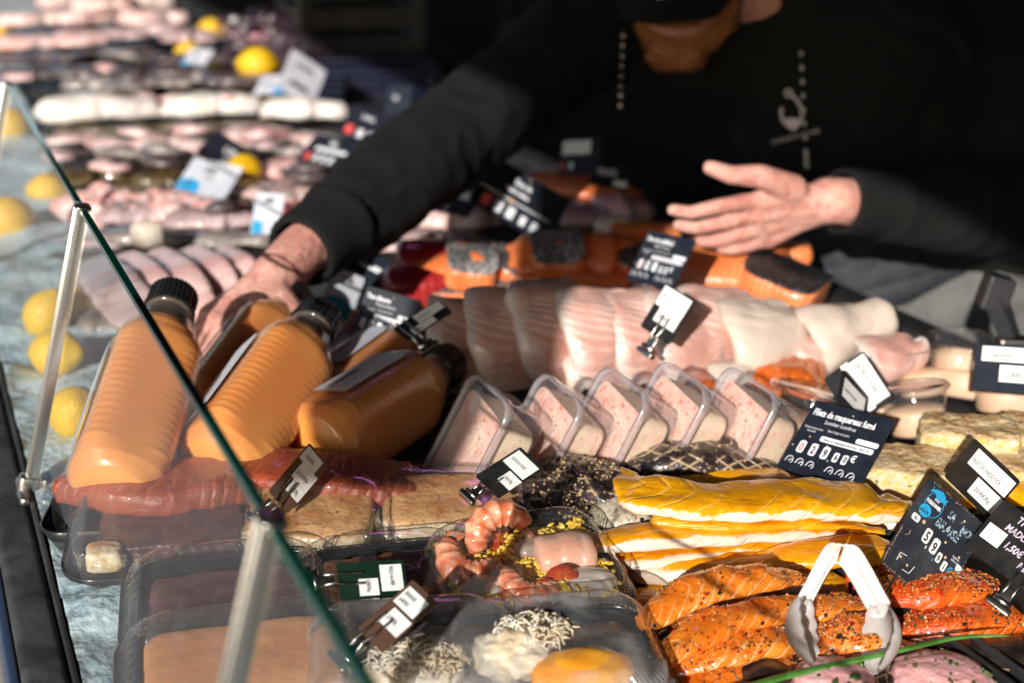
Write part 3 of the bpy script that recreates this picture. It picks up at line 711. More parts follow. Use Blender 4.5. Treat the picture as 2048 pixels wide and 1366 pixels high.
card(1962, 958, .085, (74, 82), (35, -84), 1.0, 'dark brown card reading FILET DE HADDOCK behind the slate card', m_blackcard,
     [('P', .17, .55, .97, .93, PAPER), ('T', 'FILET DE HADDOCK', .20, .66, .13, INK, dict(sx=.50)), ('P', .45, .12, 1.0, .50, PAPER), ('T', '20,90€/Kg', .52, .24, .13, INK, dict(sx=.58))], flip=True)
card(2040, 1097, .062, (120, 96), (92, -92), 1.25, 'black card marked 1,50 euro pièce in violet handwriting at the right edge', m_blackcard,
     [('P', .05, .28, .30, .56, PAPER), ('T', 'TH', .27, .80, .17, CHW, dict(sx=.8, sh=.15, b=.004)), ('T', 'MADU', .22, .60, .17, CHW, dict(sx=.7, sh=.1, b=.003)), ('T', '1,50€', .33, .36, .17, CHW, dict(sx=.75, sh=.15, b=.004)), ('T', 'Pièce', .60, .22, .15, CHW, dict(sx=.7, sh=.1, b=.004))], clip=(.72, .06, .008))
card(1672, 888, .075, (133, 36), (92, -133), 1.05, 'navy card for smoked mackerel fillets, Filets de maquereau fumé', m_navycard, fishcard('Filets de maquereau fumé', 'Scomber scombrus', 'Pêché en Atlantique Nord-Est   FAO 27', '02960'), rr=.03)
card(1716, 776, .075, (48, 92), (72, -58), 1.15, 'black card with a long white SAUMON FUMÉ label above the smoked salmon', m_blackcard, [('P', .04, .60, .93, .97, PAPER), ('P', .0, .42, .97, .60, PAPER), ('T', 'SAUMON FUMÉ', .12, .70, .17, INK, dict(sx=.62)), ('T', 'tranché maison par nos soins', .04, .47, .08, INK, dict(sx=.62))], flip=True)
card(1706, 802, .078, (64, 58), (24, -70), 1.15, 'small dark card with a white paper label just above the mackerel card', m_blackcard, [('P', .10, .35, .90, .85, PAPER), ('T', 'Saumon à l\'Aneth', .14, .53, .15, INK, dict(sx=.5, b=.002))])
card(2012, 738, .10, (112, 8), (20, -94), 1.2, 'navy card with two white labels at the right edge behind the clear cups', m_navycard, [('P', .10, .64, .80, .96, PAPER), ('T', 'TARAMA', .22, .72, .15, INK), ('P', .40, .22, .98, .58, PAPER), ('T', '2,80€', .52, .32, .17, INK)])
card(1335, 628, .115, (52, 38), (52, -86), .85, 'narrow black clip card with two white labels standing in front of the cod', m_blackcard,
     [('P', .02, .55, .93, .97, PAPER), ('T', 'Galette de Crabe', .08, .77, .10, INK, dict(sx=.48)), ('T', 'Crabe des neiges cuit', .08, .62, .065, INK, dict(sx=.48)), ('P', .22, .25, .92, .55, PAPER), ('T', '2,80€/Pièce', .28, .35, .12, INK, dict(sx=.5))], clip=(.55, .16, .0085), flip=True)
bm = nb(); p0 = atz(1312, 752, .085); p1 = atz(1314, 700, .108)
card(1322, 520, .11, (88, 26), (50, -102), .95, 'navy cod fillet card in shadow below the open hand, Dos de cabillaud', m_navycard, fishcard('Dos de cabillaud', 'Gadus morhua', 'Pêché en Atlantique Nord-Est   FAO 27', '27 90'), rr=.03)
card(846, 640, .115, (86, -58), (-30, -26), 2.6, 'slim black clip card with two grey labels tipped back above the soup bottle', m_blackcard, [('P', .40, .45, .98, .95, PAPER), ('P', .18, .05, .68, .42, PAPER), ('T', 'SOUPE DE POISSON', .44, .6, .18, INK, dict(sx=.45)), ('T', '6,50€/Litre', .24, .12, .18, INK, dict(sx=.45))], clip=(.16, .35, .009))
card(770, 640, .085, (112, 32), (36, -108), 1.05, 'navy albacore tuna card between the soup bottle and the red tuna, Thon albacore', m_navycard, fishcard('Thon albacore', 'Thunnus albacares', 'Pêché en Océan Indien    FAO 51', '35 90'), rr=.03)
card(731, 533, .09, (62, 32), (42, -52), 1.1, 'small navy card tilted beside the cuff of the reaching arm', m_navycard, fishcard('Filet de', 'Maigre', 'Pêché en Atlantique', '2490 ')[:9])
card(683, 590, .07, (58, 24), (32, -92), .8, 'white and blue paper card below the small navy one beside the wrist', m_pale, [('T', 'THON', .30, .78, .15, INK, dict(b=.004)), ('G', [(.05, .05), (.9, .05), (.9, .35), (.5, .45), (.05, .38)], BLU)])
card(1040, 400, .10, (157, 90), (50, -96), 1.5, 'large navy card half in shadow behind the salmon steaks', m_navycard, [('T', 'Dos de', .36, .72, .15, WHT, dict(b=.006)), ('T', 'Merlu blanc', .30, .55, .13, WHT, dict(b=.005)), ('O', .5, .93, .02), ('L', [(.02, .40), (.9, .40)], .012, WHT), ('P', .12, .08, .22, .30, RED), ('P', .28, .08, .37, .30, WHT), ('P', .43, .08, .52, .30, WHT), ('P', .60, .08, .67, .26, WHT), ('P', .74, .08, .81, .26, WHT), ('O', .42, .40, .05)])
card(905, 385, .09, (110, 34), (46, -76), 1.3, 'navy card with two white strips, touching the large navy card', m_navycard, [('P', .25, .66, .93, .95, WHT), ('P', .15, .40, .85, .60, WHT), ('P', .10, .10, .20, .33, RED), ('P', .28, .10, .38, .33, WHT), ('P', .46, .10, .56, .33, WHT)])
card(1160, 312, .10, (78, 0), (8, -76), 1.1, 'upright navy card with a pale violet label in the shade under the arm', m_navycard, [('P', .05, .55, .75, .92, PAPER), ('P', .05, .15, .14, .35, RED), ('P', .25, .15, .34, .35, WHT)])
card(1220, 352, .08, (78, 10), (4, -48), 1.6, 'low dark card with white lettering beside the upright navy card', m_navycard, [('T', 'TRUITE', .15, .5, .36, WHT, dict(b=.01)), ('P', .6, .1, .95, .35, WHT)])
card(459, 311, .06, (90, 60), (32, -52), 1.3, 'dark card with white lettering leaning behind the white and blue one', m_navycard, [('T', 'LIEU', .35, .5, .3, WHT, dict(b=.008)), ('T', 'noir', .45, .25, .2, WHT, dict(b=.004))])
card(417, 357, .055, (109, 27), (34, -70), 1.4, 'broad white card with blue wave print standing on the brown flat fish', m_pale, [('T', 'SOLE', .35, .65, .2, INK, dict(b=.008)), ('T', 'portion', .42, .48, .13, INK), ('G', [(.02, .03), (.45, .03), (.42, .30), (.25, .42), (.02, .35)], BLU), ('G', [(.16, .18), (.24, .18), (.24, .32), (.16, .32)], RED)])
card(534, 432, .055, (62, 8), (14, -92), .75, 'upright white card with a small blue print beside the pink fillets', m_pale, [('T', 'RAIE', .35, .78, .16, INK, dict(b=.008)), ('G', [(.05, .05), (.4, .05), (.4, .35), (.05, .4)], BLU)])
card(658, 304, .07, (102, 30), (40, -58), 1.6, 'navy card with red and white digits beside the dark sleeve', m_navycard, [('T', 'Raie', .40, .72, .2, WHT, dict(b=.01)), ('R', .2, .48, .85, .60, WHT), ('P', .12, .12, .22, .36, RED), ('P', .30, .12, .38, .36, WHT), ('P', .46, .12, .54, .36, WHT), ('P', .62, .12, .70, .36, WHT)])
card(736, 254, .09, (92, 36), (30, -66), 1.2, 'navy card above the digits card, close to the sleeve', m_navycard, [('T', 'Lotte', .3, .68, .2, WHT, dict(b=.005)), ('P', .10, .12, .25, .38, RED), ('P', .36, .12, .48, .36, WHT), ('P', .58, .12, .70, .36, WHT)])
card(796, 200, .10, (52, 8), (10, -62), 1.0, 'small navy card in the dark next to the blue crate', m_navycard, [('T', 'Bar', .3, .5, .25, WHT)])
card(392, 118, .06, (56, 14), (24, -44), 1.4, 'small tilted white card with a blue corner near the far lemons', m_pale, [('T', 'BAR', .3, .6, .25, INK, dict(b=.01)), ('G', [(.02, .03), (.45, .03), (.40, .30), (.02, .4)], BLU)])
card(604, 158, .09, (62, 38), (26, -82), .95, 'tall violet white card beside the far lemon', m_pale, [('T', 'DORADE', .25, .7, .15, INK, dict(b=.005)), ('P', .25, .25, .75, .35, INK)])
card(548, 172, .05, (78, 4), (20, -50), 1.5, 'low white card with a round blue print below the far lemon', m_pale, [('G', [(.75 + .2 * math.cos(i * .5), .4 + .33 * math.sin(i * .5)) for i in range(12)], BLU), ('T', 'ROUGET', .1, .55, .2, INK)])
card(598, 957, .075, (30, 50), (75, -91), .62, 'tilted brown card listing salmon lasagne on the smoked salmon pack', m_browncard,
     [('P', .02, .72, .78, .965, PAPER), ('T', 'LASAGNES', .14, .80, .10, INK, dict(sx=.5)), ('P', .22, .42, 1.0, .73, PAPER), ('T', 'AU SAUMON', .28, .52, .11, INK, dict(sx=.5)), ('P', .38, .22, 1.0, .43, PAPER), ('T', '1,40€/100g', .42, .28, .10, INK, dict(sx=.5))], clip=(.35, .10, .009), rr=.05)
card(1019, 944, .07, (46, 41), (90, -54), .60, 'small dark brown card with two violet labels between the cream tubs and the mackerel', m_blackcard,
     [('P', .08, .56, .95, .93, PAPER), ('T', 'SAUMON FUMÉ', .16, .70, .10, INK, dict(sx=.48)), ('P', .48, .24, 1.0, .52, PAPER), ('T', '5,90€/100g', .53, .34, .09, INK, dict(sx=.48))], clip=(.45, .06, .007))
card(745, 1159, .065, (12, 68), (130, 0), .55, 'dark green card reading PAELLA de la MER lying over the lidded trays', m_greencard,
     [('P', .12, .62, .84, .95, PAPER), ('T', 'PAELLA de la MER', .17, .76, .085, INK, dict(sx=.45, b=.001)), ('P', .47, .29, .93, .58, PAPER), ('T', '12,80€/Pièce', .50, .40, .085, INK, dict(sx=.42, b=.001))], clip=(.45, .08, .008), rr=.04)
card(795, 1231, .067, (54, 35), (108, -90), .62, 'brown card reading BRANDADE de MORUE lying across the clear lids', m_browncard,
     [('P', .09, .60, .88, .91, PAPER), ('T', 'BRANDADE', .17, .78, .085, INK, dict(sx=.52, b=.001)), ('T', 'de MORUE', .17, .665, .085, INK, dict(sx=.52, b=.001)), ('P', .27, .27, .97, .555, PAPER), ('T', '2,10€/100g', .33, .38, .09, INK, dict(sx=.52, b=.001))], clip=(.40, .08, .009), rr=.05)

# ================================================================= bottles of fish soup
x = NT('soup'); co = x.coord()
x.set(Base_Color=x.mix(x.ramp(x.noise(co, 12, 4), .3, .7), (.88, .31, .05), (.90, .39, .09)), Roughness=.35); sss(x, .35, (.02, .008, .003)); m_soup = x.m
m_bott = clear('bottle_plastic', tint=(.97, .93, .88), milk=.13, milkcol=(.80, .66, .56), rough=.08, ior=1.45, gl=1.1)
m_capm = mat('bottle_cap', (.010, .010, .011), rough=.28, spec=.5)
m_stick = mat('sticker', (.66, .68, .74), (.60, .61, .68), ns=60, rough=.5)
def bottle(base, cap_px, label, spin=0.0, sc_=1.0, sticker=True):
    r_ = ray(*cap_px); o_ = Vector((0, 0, CAMZ)) - base; L_ = .229 * sc_; qa, qb, qc = r_.dot(r_), 2 * r_.dot(o_), o_.dot(o_) - L_ * L_
    ds = qb * qb - 4 * qa * qc; tt = (-qb + math.sqrt(max(ds, 0))) / (2 * qa)
    z = (Vector((0, 0, CAMZ)) + r_ * tt - base).normalized(); x_ = z.cross(Vector((0, -1, .3))).normalized(); y_ = z.cross(x_)
    M = Matrix((x_, y_, z)).transposed().to_4x4(); M = M @ Matrix.Rotation(spin, 4, 'Z') @ Matrix.Scale(sc_, 4); M.translation = base
    t = empty('soup_bottle', label=label, cat='bottle', group='bottles of orange fish soup', mat4=M)
    def shell(off, z1, zt=None):
        bm = nb(); rings = []; n = 72; prof = []
        S = [(0, .030), (.004, .034), (.012, .0375), (.150, .0375), (.165, .035), (.186, .0265), (.200, .0185), (.2035, .0175), (.212, .0175)]
        zz = 0.0
        while zz <= z1 + 1e-6:
            for (a, ra), (b, rb) in zip(S, S[1:]):
                if a <= zz <= b: f = (zz - a) / (b - a); f = f * f * (3 - 2 * f) if a in (.15, .186) else f; r_ = ra + (rb - ra) * f; break
            sq = max(0, min(1, (zz - .004) / .02)) * max(0, min(1, (.172 - zz) / .03))
            rib = .0008 * (math.sin(zz * 2 * math.pi / .0078)) * (1 if .018 < zz < .140 else 0)
            ring = []
            for k in range(n):
                a = 2 * math.pi * k / n; c, s = abs(math.cos(a)), abs(math.sin(a)); e = 4.2
                q = 1 / (c ** e + s ** e) ** (1 / e); q = 1 + (q - 1) * sq
                corner = max(0, (q - 1) / .18); ring.append(bm.verts.new((math.cos(a) * (r_ * q - off + rib * (.01 + .35 * min(corner, 1.0) ** 1.5)), math.sin(a) * (r_ * q - off + rib * (.01 + .35 * min(corner, 1.0) ** 1.5)), zz)))
            rings.append(ring); zz += .0015
        for A, B in zip(rings, rings[1:]):
            for k in range(n): bm.faces.new((A[k], A[(k + 1) % n], B[(k + 1) % n], B[k]))
        bm.faces.new(rings[0][::-1])
        if off: bm.faces.new(rings[-1])
        return bm
    obj('plastic_body', shell(0, .2115), m_bott, t)
    bm = shell(.0012, .176)
    iz = M.inverted().to_3x3() @ ZZ     # the liquid's surface stays level
    for v in bm.verts:
        if v.co.z > .150: pass
    obj('soup', bm, m_soup, t)
    bm = nb()
    for r_, a, b in ((.0225, .206, .2098), (.0213, .2115, .230)):
        n = 60; top = []; bot = []
        for k in range(n): an = 2 * math.pi * k / n; rr = r_ + (.0006 if k % 2 else -.0003); bot.append(bm.verts.new((math.cos(an) * rr, math.sin(an) * rr, a))); top.append(bm.verts.new((math.cos(an) * rr, math.sin(an) * rr, b)))
        t2 = [bm.verts.new((v.co.x * .93, v.co.y * .93, b + .0012)) for v in top]
        for k in range(n):
            j = (k + 1) % n; bm.faces.new((bot[k], bot[j], top[j], top[k])); bm.faces.new((top[k], top[j], t2[j], t2[k]))
        bm.faces.new(t2); bm.faces.new(bot[::-1])
    obj('cap', bm, m_capm, t, smooth=False)
    bm = nb(); q = [( .0177, .2055), (.021, .2056), (.021, .2035), (.0177, .203)]
    rings = [[bm.verts.new((math.cos(2 * math.pi * k / 40) * r_, math.sin(2 * math.pi * k / 40) * r_, zz)) for k in range(40)] for r_, zz in q]
    for A, B in zip(rings, rings[1:]):
        for k in range(40): bm.faces.new((A[k], B[k], B[(k + 1) % 40], A[(k + 1) % 40]))
    obj('neck_ring', bm, m_bott, t)
    if sticker:
        for sx_, wd in sticker:
            bm = nb(); h0, h1, hw = .035, .135, wd
            g = [[bm.verts.new((sx_[0] + (sx_[2] * u_), sx_[1] + sx_[3] * u_, zz)) for u_ in (-hw, hw)] for zz in (h0, h1)]
            g2 = [bm.verts.new((sx_[0] + sx_[2] * u_, sx_[1] + sx_[3] * u_, h1 + .006)) for u_ in (-hw * .6, hw * .6)]
            bm.faces.new((g[0][0], g[0][1], g[1][1], g2[1], g2[0], g[1][0])); o = obj('sticker', bm, m_stick, t, smooth=False)
            tb = nb(); text_bm(tb, 'SOUPE DE POISSON', .0085, 0, 0, 'LEFT', .6, 0, 0, .0002); text_bm(tb, 'à conserver au frais', .005, 0, -.010, 'LEFT', .6)
            nrm = Vector((sx_[3], -sx_[2], 0)); ctr = Vector((sx_[0], sx_[1], 0))
            if nrm.dot(ctr) < 0: nrm = -nrm
            Xl = Vector((0, 0, 1)); Zl = nrm.normalized(); Yl = Zl.cross(Xl); MM = Matrix((Xl, Yl, Zl)).transposed().to_4x4(); MM.translation = ctr + Zl * .0006 + Vector((0, 0, .045)) + Yl * .003
            bmesh.ops.transform(tb, matrix=MM, verts=tb.verts); obj('sticker_text', tb, m_ink, o, smooth=False)
    return t
ST = [((-.0395, 0, 0, 1.), .016)]
bottle(atz(222, 985, .050), (348, 592), 'leftmost orange soup bottle, standing tallest behind the glass edge', R(25), .98, ST)
bottle(atz(428, 940, .048), (640, 632), 'orange soup bottle in the middle of the row, its black cap beside the hand', R(22), 1.0, ST)
bottle(atz(400, 860, .030), (588, 592), 'orange soup bottle mostly hidden behind the middle one', R(18), .97, ST)
bottle(atz(625, 900, .045), (893, 728), 'orange soup bottle lying lowest in front, cap against the cod', R(28), 1.0, ST)
bottle(atz(640, 830, .040), (850, 668), 'orange soup bottle lying behind the lowest one, cap hidden', R(30), .95, ST)
# ================================================================= food: helpers
def fillet(name, pts, w, h, m, label, cat, group=None, z=None, **k):
    """pts: list of (px, py, z) read off the place; w,h in mm (list or number)"""
    wp = [atz(*p) for p in pts]; n = len(wp)
    ws = [v / 1000 for v in (w if isinstance(w, (list, tuple)) else [w] * n)]; hs = [v / 1000 for v in (h if isinstance(h, (list, tuple)) else [h] * n)]
    bm = nb(); sweep(bm, wp, ws, hs, **k); mid = wp[n // 2].copy()
    return tag(obj(name, bm, m, None, mid), label, cat, group)
# ---- fish materials
m_had = fishmat('smoked_haddock', (.78, .33, .004), (.88, .52, .08), 5, 7, (.80, .37, .008), 26, front=(.82, .66, .52), fth=(.085, .125), rough=.25, ss=.25, coat=.6, lamt=.3, sharp=9, bump=.0006, fine=(.72, .27, .004))
m_hadtop = fishmat('smoked_haddock_top', (.78, .33, .004), (.90, .55, .10), 4, 6, (.80, .37, .006), 22, rough=.24, ss=.25, coat=.6, lamt=.3, sharp=9, bump=.0006, fine=(.72, .27, .004))
m_had2 = fishmat('smoked_haddock_cut', (.78, .33, .004), (.92, .58, .12), 5, 6, (.82, .39, .006), 30, front=(.82, .66, .52), fth=(.02, .05), rough=.22, ss=.25, coat=.6, lamt=.45, sharp=12, bump=.0008, fine=(.70, .25, .003))
m_sal = fishmat('spiced_salmon', (.78, .19, .012), (.95, .50, .20), 9, 7, (.82, .27, .025), 26, rough=.2, ss=.3, coat=.8, lamt=.7, sharp=8, bump=.0009, fine=(.66, .11, .008))
m_salred = fishmat('red_spiced_salmon', (.58, .07, .008), (.80, .30, .09), 9, 7, (.70, .14, .012), 30, rough=.25, ss=.3, coat=.6, lamt=.35, sharp=7, bump=.0012, fine=(.45, .06, .01))
m_smk = fishmat('smoked_salmon', (.66, .12, .012), (.86, .32, .06), 11, 3, (.76, .19, .02), 20, rough=.25, ss=.25, coat=.5, lamt=.7, sharp=4, bump=.002, wob=.5)
m_smkdark = fishmat('salmon_slab', (.34, .060, .025), (.46, .12, .06), 12, 3, (.26, .05, .02), 18, rough=.4, ss=.15, coat=.2, lamt=.4, sharp=3, bump=.001, wob=.4)
m_salraw = fishmat('raw_salmon', (.80, .19, .05), (.90, .46, .28), 12, 6, (.84, .26, .08), 30, rough=.3, ss=.3, coat=.3, lamt=.35, sharp=4, bump=.0006)
m_cod = fishmat('cod_flesh', (.62, .33, .27), (.84, .62, .55), 16, -10, (.78, .54, .47), 12, side=(.72, .62, .55), sth=(.10, .21), rough=.25, ss=.45, coat=.5, lamt=.6, sharp=2.2, bump=.0007, wob=.12)
m_codw = fishmat('cod_white', (.66, .56, .47), (.72, .62, .54), 9, -6, (.70, .57, .48), 14, side=(.64, .47, .35), sth=(.20, .27), rough=.25, ss=.45, coat=.5, lamt=.3, sharp=2, bump=.0005, wob=.2)
m_pink = fishmat('pink_flesh', (.78, .43, .40), (.86, .62, .60), 7, 5, (.84, .58, .55), 16, rough=.35, ss=.35, coat=.4, lamt=.5, sharp=3, bump=.001)
m_pinkw = fishmat('pale_pink_flesh', (.70, .47, .43), (.60, .14, .13), 5, 4, (.80, .66, .62), 20, rough=.3, ss=.35, coat=.4, lamt=.5, sharp=6, bump=.001)
m_mauve = fishmat('mauve_flesh', (.40, .27, .27), (.60, .46, .46), 5, 4, (.52, .38, .38), 16, rough=.3, ss=.2, coat=.4, lamt=.5, sharp=3, bump=.001)
m_dark = fishmat('dark_fish_skin', (.05, .035, .04), (.16, .12, .12), 4, 4, (.11, .085, .085), 18, rough=.3, ss=0, coat=.5, lamt=.5, sharp=3, bump=.001)  # dark skin; on the shadowed far row it also carries painted shade
m_grey = fishmat('grey_fish_skin', (.22, .18, .16), (.45, .40, .37), 6, 4, (.34, .29, .27), 20, side=(.62, .56, .52), sth=(.24, .34), rough=.3, ss=0, coat=.5, lamt=.5, bump=.001)
m_olive = fishmat('olive_flatfish_skin', (.11, .075, .03), (.18, .13, .06), 8, 3, (.075, .05, .02), 30, rough=.3, ss=0, coat=.5, lamt=.4, bump=.0015)
m_whitefish = fishmat('white_belly', (.80, .75, .68), (.66, .48, .38), 3, 3, (.82, .78, .73), 16, side=(.30, .25, .16), sth=(.30, .37), rough=.4, ss=.2, coat=.3, lamt=.35, sharp=6, bump=.0006)
m_redpink = fishmat('red_pink_chunk', (.80, .34, .30), (.90, .74, .70), 8, 5, (.88, .68, .64), 30, rough=.3, ss=.3, coat=.5, lamt=.5, bump=.001)
m_tuna = fishmat('tuna_flesh', (.28, .012, .018), (.42, .05, .05), 10, 3, (.36, .02, .02), 20, rough=.3, ss=.2, coat=.4, lamt=.5, bump=.0006)
# silver scaly salmon skin
def scale_skin(name, dark, light, sc_=330):
    x = NT(name); co = x.coord(); v = x.voro(co, sc_); big = x.ramp(x.noise(co, 22, 3), .35, .65)
    col = x.mix(big, dark, light); col = x.mix(x.ramp(v, .35, .6), col, tuple(c * .45 for c in dark)); x.set(Base_Color=col, Roughness=.28, Metallic=.2, Coat_Weight=.08); x.bump(v, .0006); return x.m
m_skinsil = scale_skin('salmon_skin', (.10, .10, .10), (.42, .41, .42))
# peppered smoked mackerel: dark skin with a pale net
x = NT('peppered_mackerel'); co = x.coord(); uvc = x.coord('UV'); s_ = x.n('ShaderNodeSeparateXYZ'); x.l(uvc, s_.inputs[0]); u, v = s_.outputs[0], s_.outputs[1]
wob = x.math('MULTIPLY', x.math('SUBTRACT', x.noise(co, 60, 3), .5), .9)
def net(sgn): return x.math('POWER', x.math('ABSOLUTE', x.math('SINE', x.math('ADD', x.math('MULTIPLY', x.math('ADD', x.math('MULTIPLY', u, 6.0), x.math('MULTIPLY', v, 9.0 * sgn)), math.pi), wob))), 18)
nn = x.math('MAXIMUM', net(1), net(-1))
brk = x.ramp(x.noise(co, 45, 3), .44, .56); pat = x.math('MULTIPLY', nn, brk)
col = x.mix(x.ramp(x.noise(co, 90, 4), .4, .7), (.020, .013, .013), (.065, .045, .045)); col = x.mix(pat, col, (.62, .46, .27))
x.set(Base_Color=col, Roughness=.3, Coat_Weight=.5); x.bump(x.math('ADD', pat, x.noise(co, 200, 3)), .0014); m_mack = x.m
m_macksil = fishmat('mackerel_belly', (.70, .62, .46), (.10, .08, .06), 7, 5, (.30, .25, .18), 40, rough=.2, ss=.1, coat=.6, lamt=.8, sharp=3, bump=.001, wob=.6, fine=(.16, .12, .08))
pep = [plain('pepper_black', (.012, .009, .007), .6), plain('flake_red', (.42, .02, .006), .35), plain('flake_orange', (.62, .20, .03), .5), plain('grain_tan', (.62, .42, .20), .6), plain('herb_green', (.05, .07, .015), .6)]
SP = [pep[0], pep[0], pep[1], pep[2], pep[2], pep[2], pep[3], pep[4]]
# ---- smoked haddock pile
G = 'smoked haddock fillets in a pile'
def had(pts, w, h, label, m=m_had, **k): return fillet('haddock_fillet', pts, w, h, m, label, 'smoked fillet', G, seg=60, n=32, **k)
had([(1250, 972, .022), (1400, 962, .026), (1540, 966, .026), (1610, 985, .020)], [20, 40, 40, 20], [10, 14, 13, 8], 'yellow haddock fillet at the back of the pile, under the mackerel card', m_hadtop)
had([(1252, 990, .056), (1300, 1006, .056), (1430, 1020, .054), (1600, 1014, .052), (1738, 1022, .046), (1752, 1024, .044)], [46, 50, 54, 56, 54, 40], [16, 19, 20, 20, 19, 12], 'broad yellow haddock fillet on top of the pile', m_had2, round_ends=(0, 1), skew=.020, capv=0.0, ex=.62, amp=.002)
had([(1300, 1046, .050), (1450, 1056, .048), (1620, 1050, .044), (1772, 1068, .034)], [12, 20, 22, 8], [8, 10, 10, 5], 'thin yellow haddock strip tapering to a point on the right', m_hadtop)
had([(1152, 1098, .032), (1260, 1090, .036), (1400, 1078, .038), (1560, 1070, .034), (1740, 1066, .026)], [22, 34, 36, 30, 8], [11, 17, 18, 14, 5], 'haddock fillet with a long white side, second from the top')
had([(1168, 1120, .018), (1300, 1118, .022), (1480, 1102, .024), (1650, 1096, .022), (1755, 1090, .018)], [26, 40, 38, 34, 16], [11, 15, 16, 14, 7], 'long haddock fillet with a white front edge in the middle of the pile')
had([(1192, 1142, .006), (1330, 1156, .010), (1480, 1156, .012), (1600, 1172, .010), (1700, 1190, .006)], [24, 40, 42, 40, 24], [14, 26, 28, 24, 12], 'thick haddock fillet with a broad white cut face in front')
had([(1225, 1212, .000), (1330, 1204, .002), (1450, 1196, .004), (1560, 1190, .002)], [20, 36, 38, 28], [10, 14, 16, 12], 'deep yellow haddock fillet at the bottom of the pile', m_hadtop)
had([(1500, 1130, .024), (1620, 1122, .028), (1745, 1112, .026), (1800, 1120, .02)], [18, 36, 40, 30], [9, 16, 18, 13], 'short yellow haddock fillet behind the white tongs', m_hadtop)
had([(1735, 1050, .018), (1800, 1044, .018), (1870, 1044, .014)], [26, 40, 36], [12, 20, 16], 'small haddock fillet end poking out left of the slate card')
had([(1905, 1010, .02), (1975, 1000, .02), (2060, 1000, .02)], [26, 44, 40], [12, 24, 20], 'haddock fillet behind the haddock card at the right', m_hadtop)
# ---- spiced salmon
G = 'spiced salmon fillets in front'
def salm(pts, w, h, label, m=m_sal, fl=260, thr=-.05, **k):
    o = fillet('salmon_fillet', pts, w, h, m, label, 'spiced fillet', G, seg=64, n=32, amp=.0016, nsc=55, **k)
    s_ = random.random() * 40; L0 = o.location.copy()
    if fl:
        chips(o, int(fl * 1.3), .0014, SP, nz=.2, thick=.25, cond=lambda c: noise.noise((c + L0) * 55 + Vector((s_, 0, 0))) > thr)
        chips(o, int(fl * .12), .0026, [pep[1], pep[2], pep[0], pep[1]], nz=.2, thick=.15, name='pepper_flakes')
    return o
salm([(1284, 1264, .032), (1338, 1224, .038), (1420, 1186, .044), (1520, 1170, .044), (1614, 1160, .036)], [12, 26, 36, 30, 8], [9, 15, 18, 16, 6], 'spiced salmon fillet pointing right, on top beside the haddock', fl=170)
salm([(1312, 1338, .022), (1366, 1298, .028), (1440, 1256, .032), (1560, 1234, .030), (1680, 1228, .026), (1760, 1232, .018)], [16, 26, 30, 28, 26, 14], [8, 13, 16, 16, 14, 8], 'long curved orange salmon fillet running under the left tong bowl', fl=260)
salm([(1342, 1346, .012), (1425, 1318, .018), (1520, 1296, .020), (1625, 1290, .014)], [18, 34, 36, 24], [9, 18, 18, 10], 'salmon fillet with a pale split, left of the tongs', fl=320)
salm([(1350, 1396, .002), (1440, 1372, .006), (1560, 1344, .008), (1640, 1324, .006)], [24, 32, 32, 26], [10, 14, 14, 10], 'lowest salmon fillet at the bottom edge of the photo', fl=360)
salm([(1590, 1330, .010), (1650, 1300, .018), (1730, 1286, .020), (1790, 1300, .014)], [20, 36, 40, 26], [10, 20, 22, 12], 'salmon fillet crusted with chopped spice between the tong bowls', fl=760, thr=-.3)
salm([(1290, 1262, .004), (1330, 1250, .010), (1380, 1238, .010)], [26, 34, 26], [12, 16, 12], 'short spiced salmon end beside the paella tray', m_salred, fl=320)
salm([(1728, 1180, .016), (1800, 1196, .024), (1880, 1194, .026), (1960, 1192, .022), (2005, 1208, .014)], [24, 42, 44, 42, 24], [11, 20, 22, 20, 10], 'red spiced salmon fillet under the slate price card', m_salred, fl=900, thr=-.3)
salm([(1770, 1272, .006), (1850, 1270, .012), (1930, 1260, .016), (2020, 1246, .014)], [20, 34, 38, 34], [12, 22, 24, 22], 'dark red salmon fillet at the right end above the chive', m_salred, fl=420)
salm([(1630, 1228, .022), (1690, 1222, .024), (1748, 1226, .020)], [16, 26, 20], [8, 14, 11], 'plain orange salmon end seen inside the tongs', fl=60)
salm([(1690, 1156, .012), (1760, 1146, .018), (1840, 1156, .018)], [20, 34, 26], [10, 16, 12], 'peppery salmon tip right of the tong hinge', m_salred, fl=520, thr=-.3)
# ---- smoked mackerel
G = 'peppered smoked mackerel fillets'
def mack(pts, w, h, label, m=m_mack, fl=150, **k):
    o = fillet('mackerel_fillet', pts, w, h, m, label, 'smoked mackerel', G, seg=48, n=28, **k)
    if fl: chips(o, fl, .0017, [pep[3], pep[3], pep[0], pep[0]], nz=.1, thick=.4)
    return o
mack([(1030, 960, .016), (1075, 1000, .026), (1130, 1040, .026), (1185, 1062, .016)], [30, 54, 54, 26], [12, 28, 28, 12], 'mackerel fillet thick with grains at the left, beside the gratin lid', fl=520)
mack([(1100, 930, .020), (1150, 962, .032), (1220, 1002, .032), (1290, 1040, .020)], [26, 52, 54, 24], [12, 26, 28, 12], 'mackerel fillet with a grainy back running down to the silver one', fl=520)
mack([(1215, 940, .020), (1310, 942, .028), (1430, 938, .028), (1560, 950, .022)], [24, 46, 50, 24], [14, 28, 30, 14], 'mackerel fillet with a clear net pattern below the cream tubs', fl=60)
mack([(1240, 918, .020), (1330, 912, .028), (1450, 915, .028), (1590, 930, .020)], [22, 42, 44, 20], [14, 26, 28, 12], 'farthest mackerel fillet touching the cream tubs', fl=60)
mack([(1165, 1074, .022), (1230, 1046, .028), (1300, 1022, .030), (1370, 1000, .024)], [16, 44, 46, 20], [10, 22, 22, 10], 'silver bellied mackerel fillet with one pale side', m_macksil, 30)
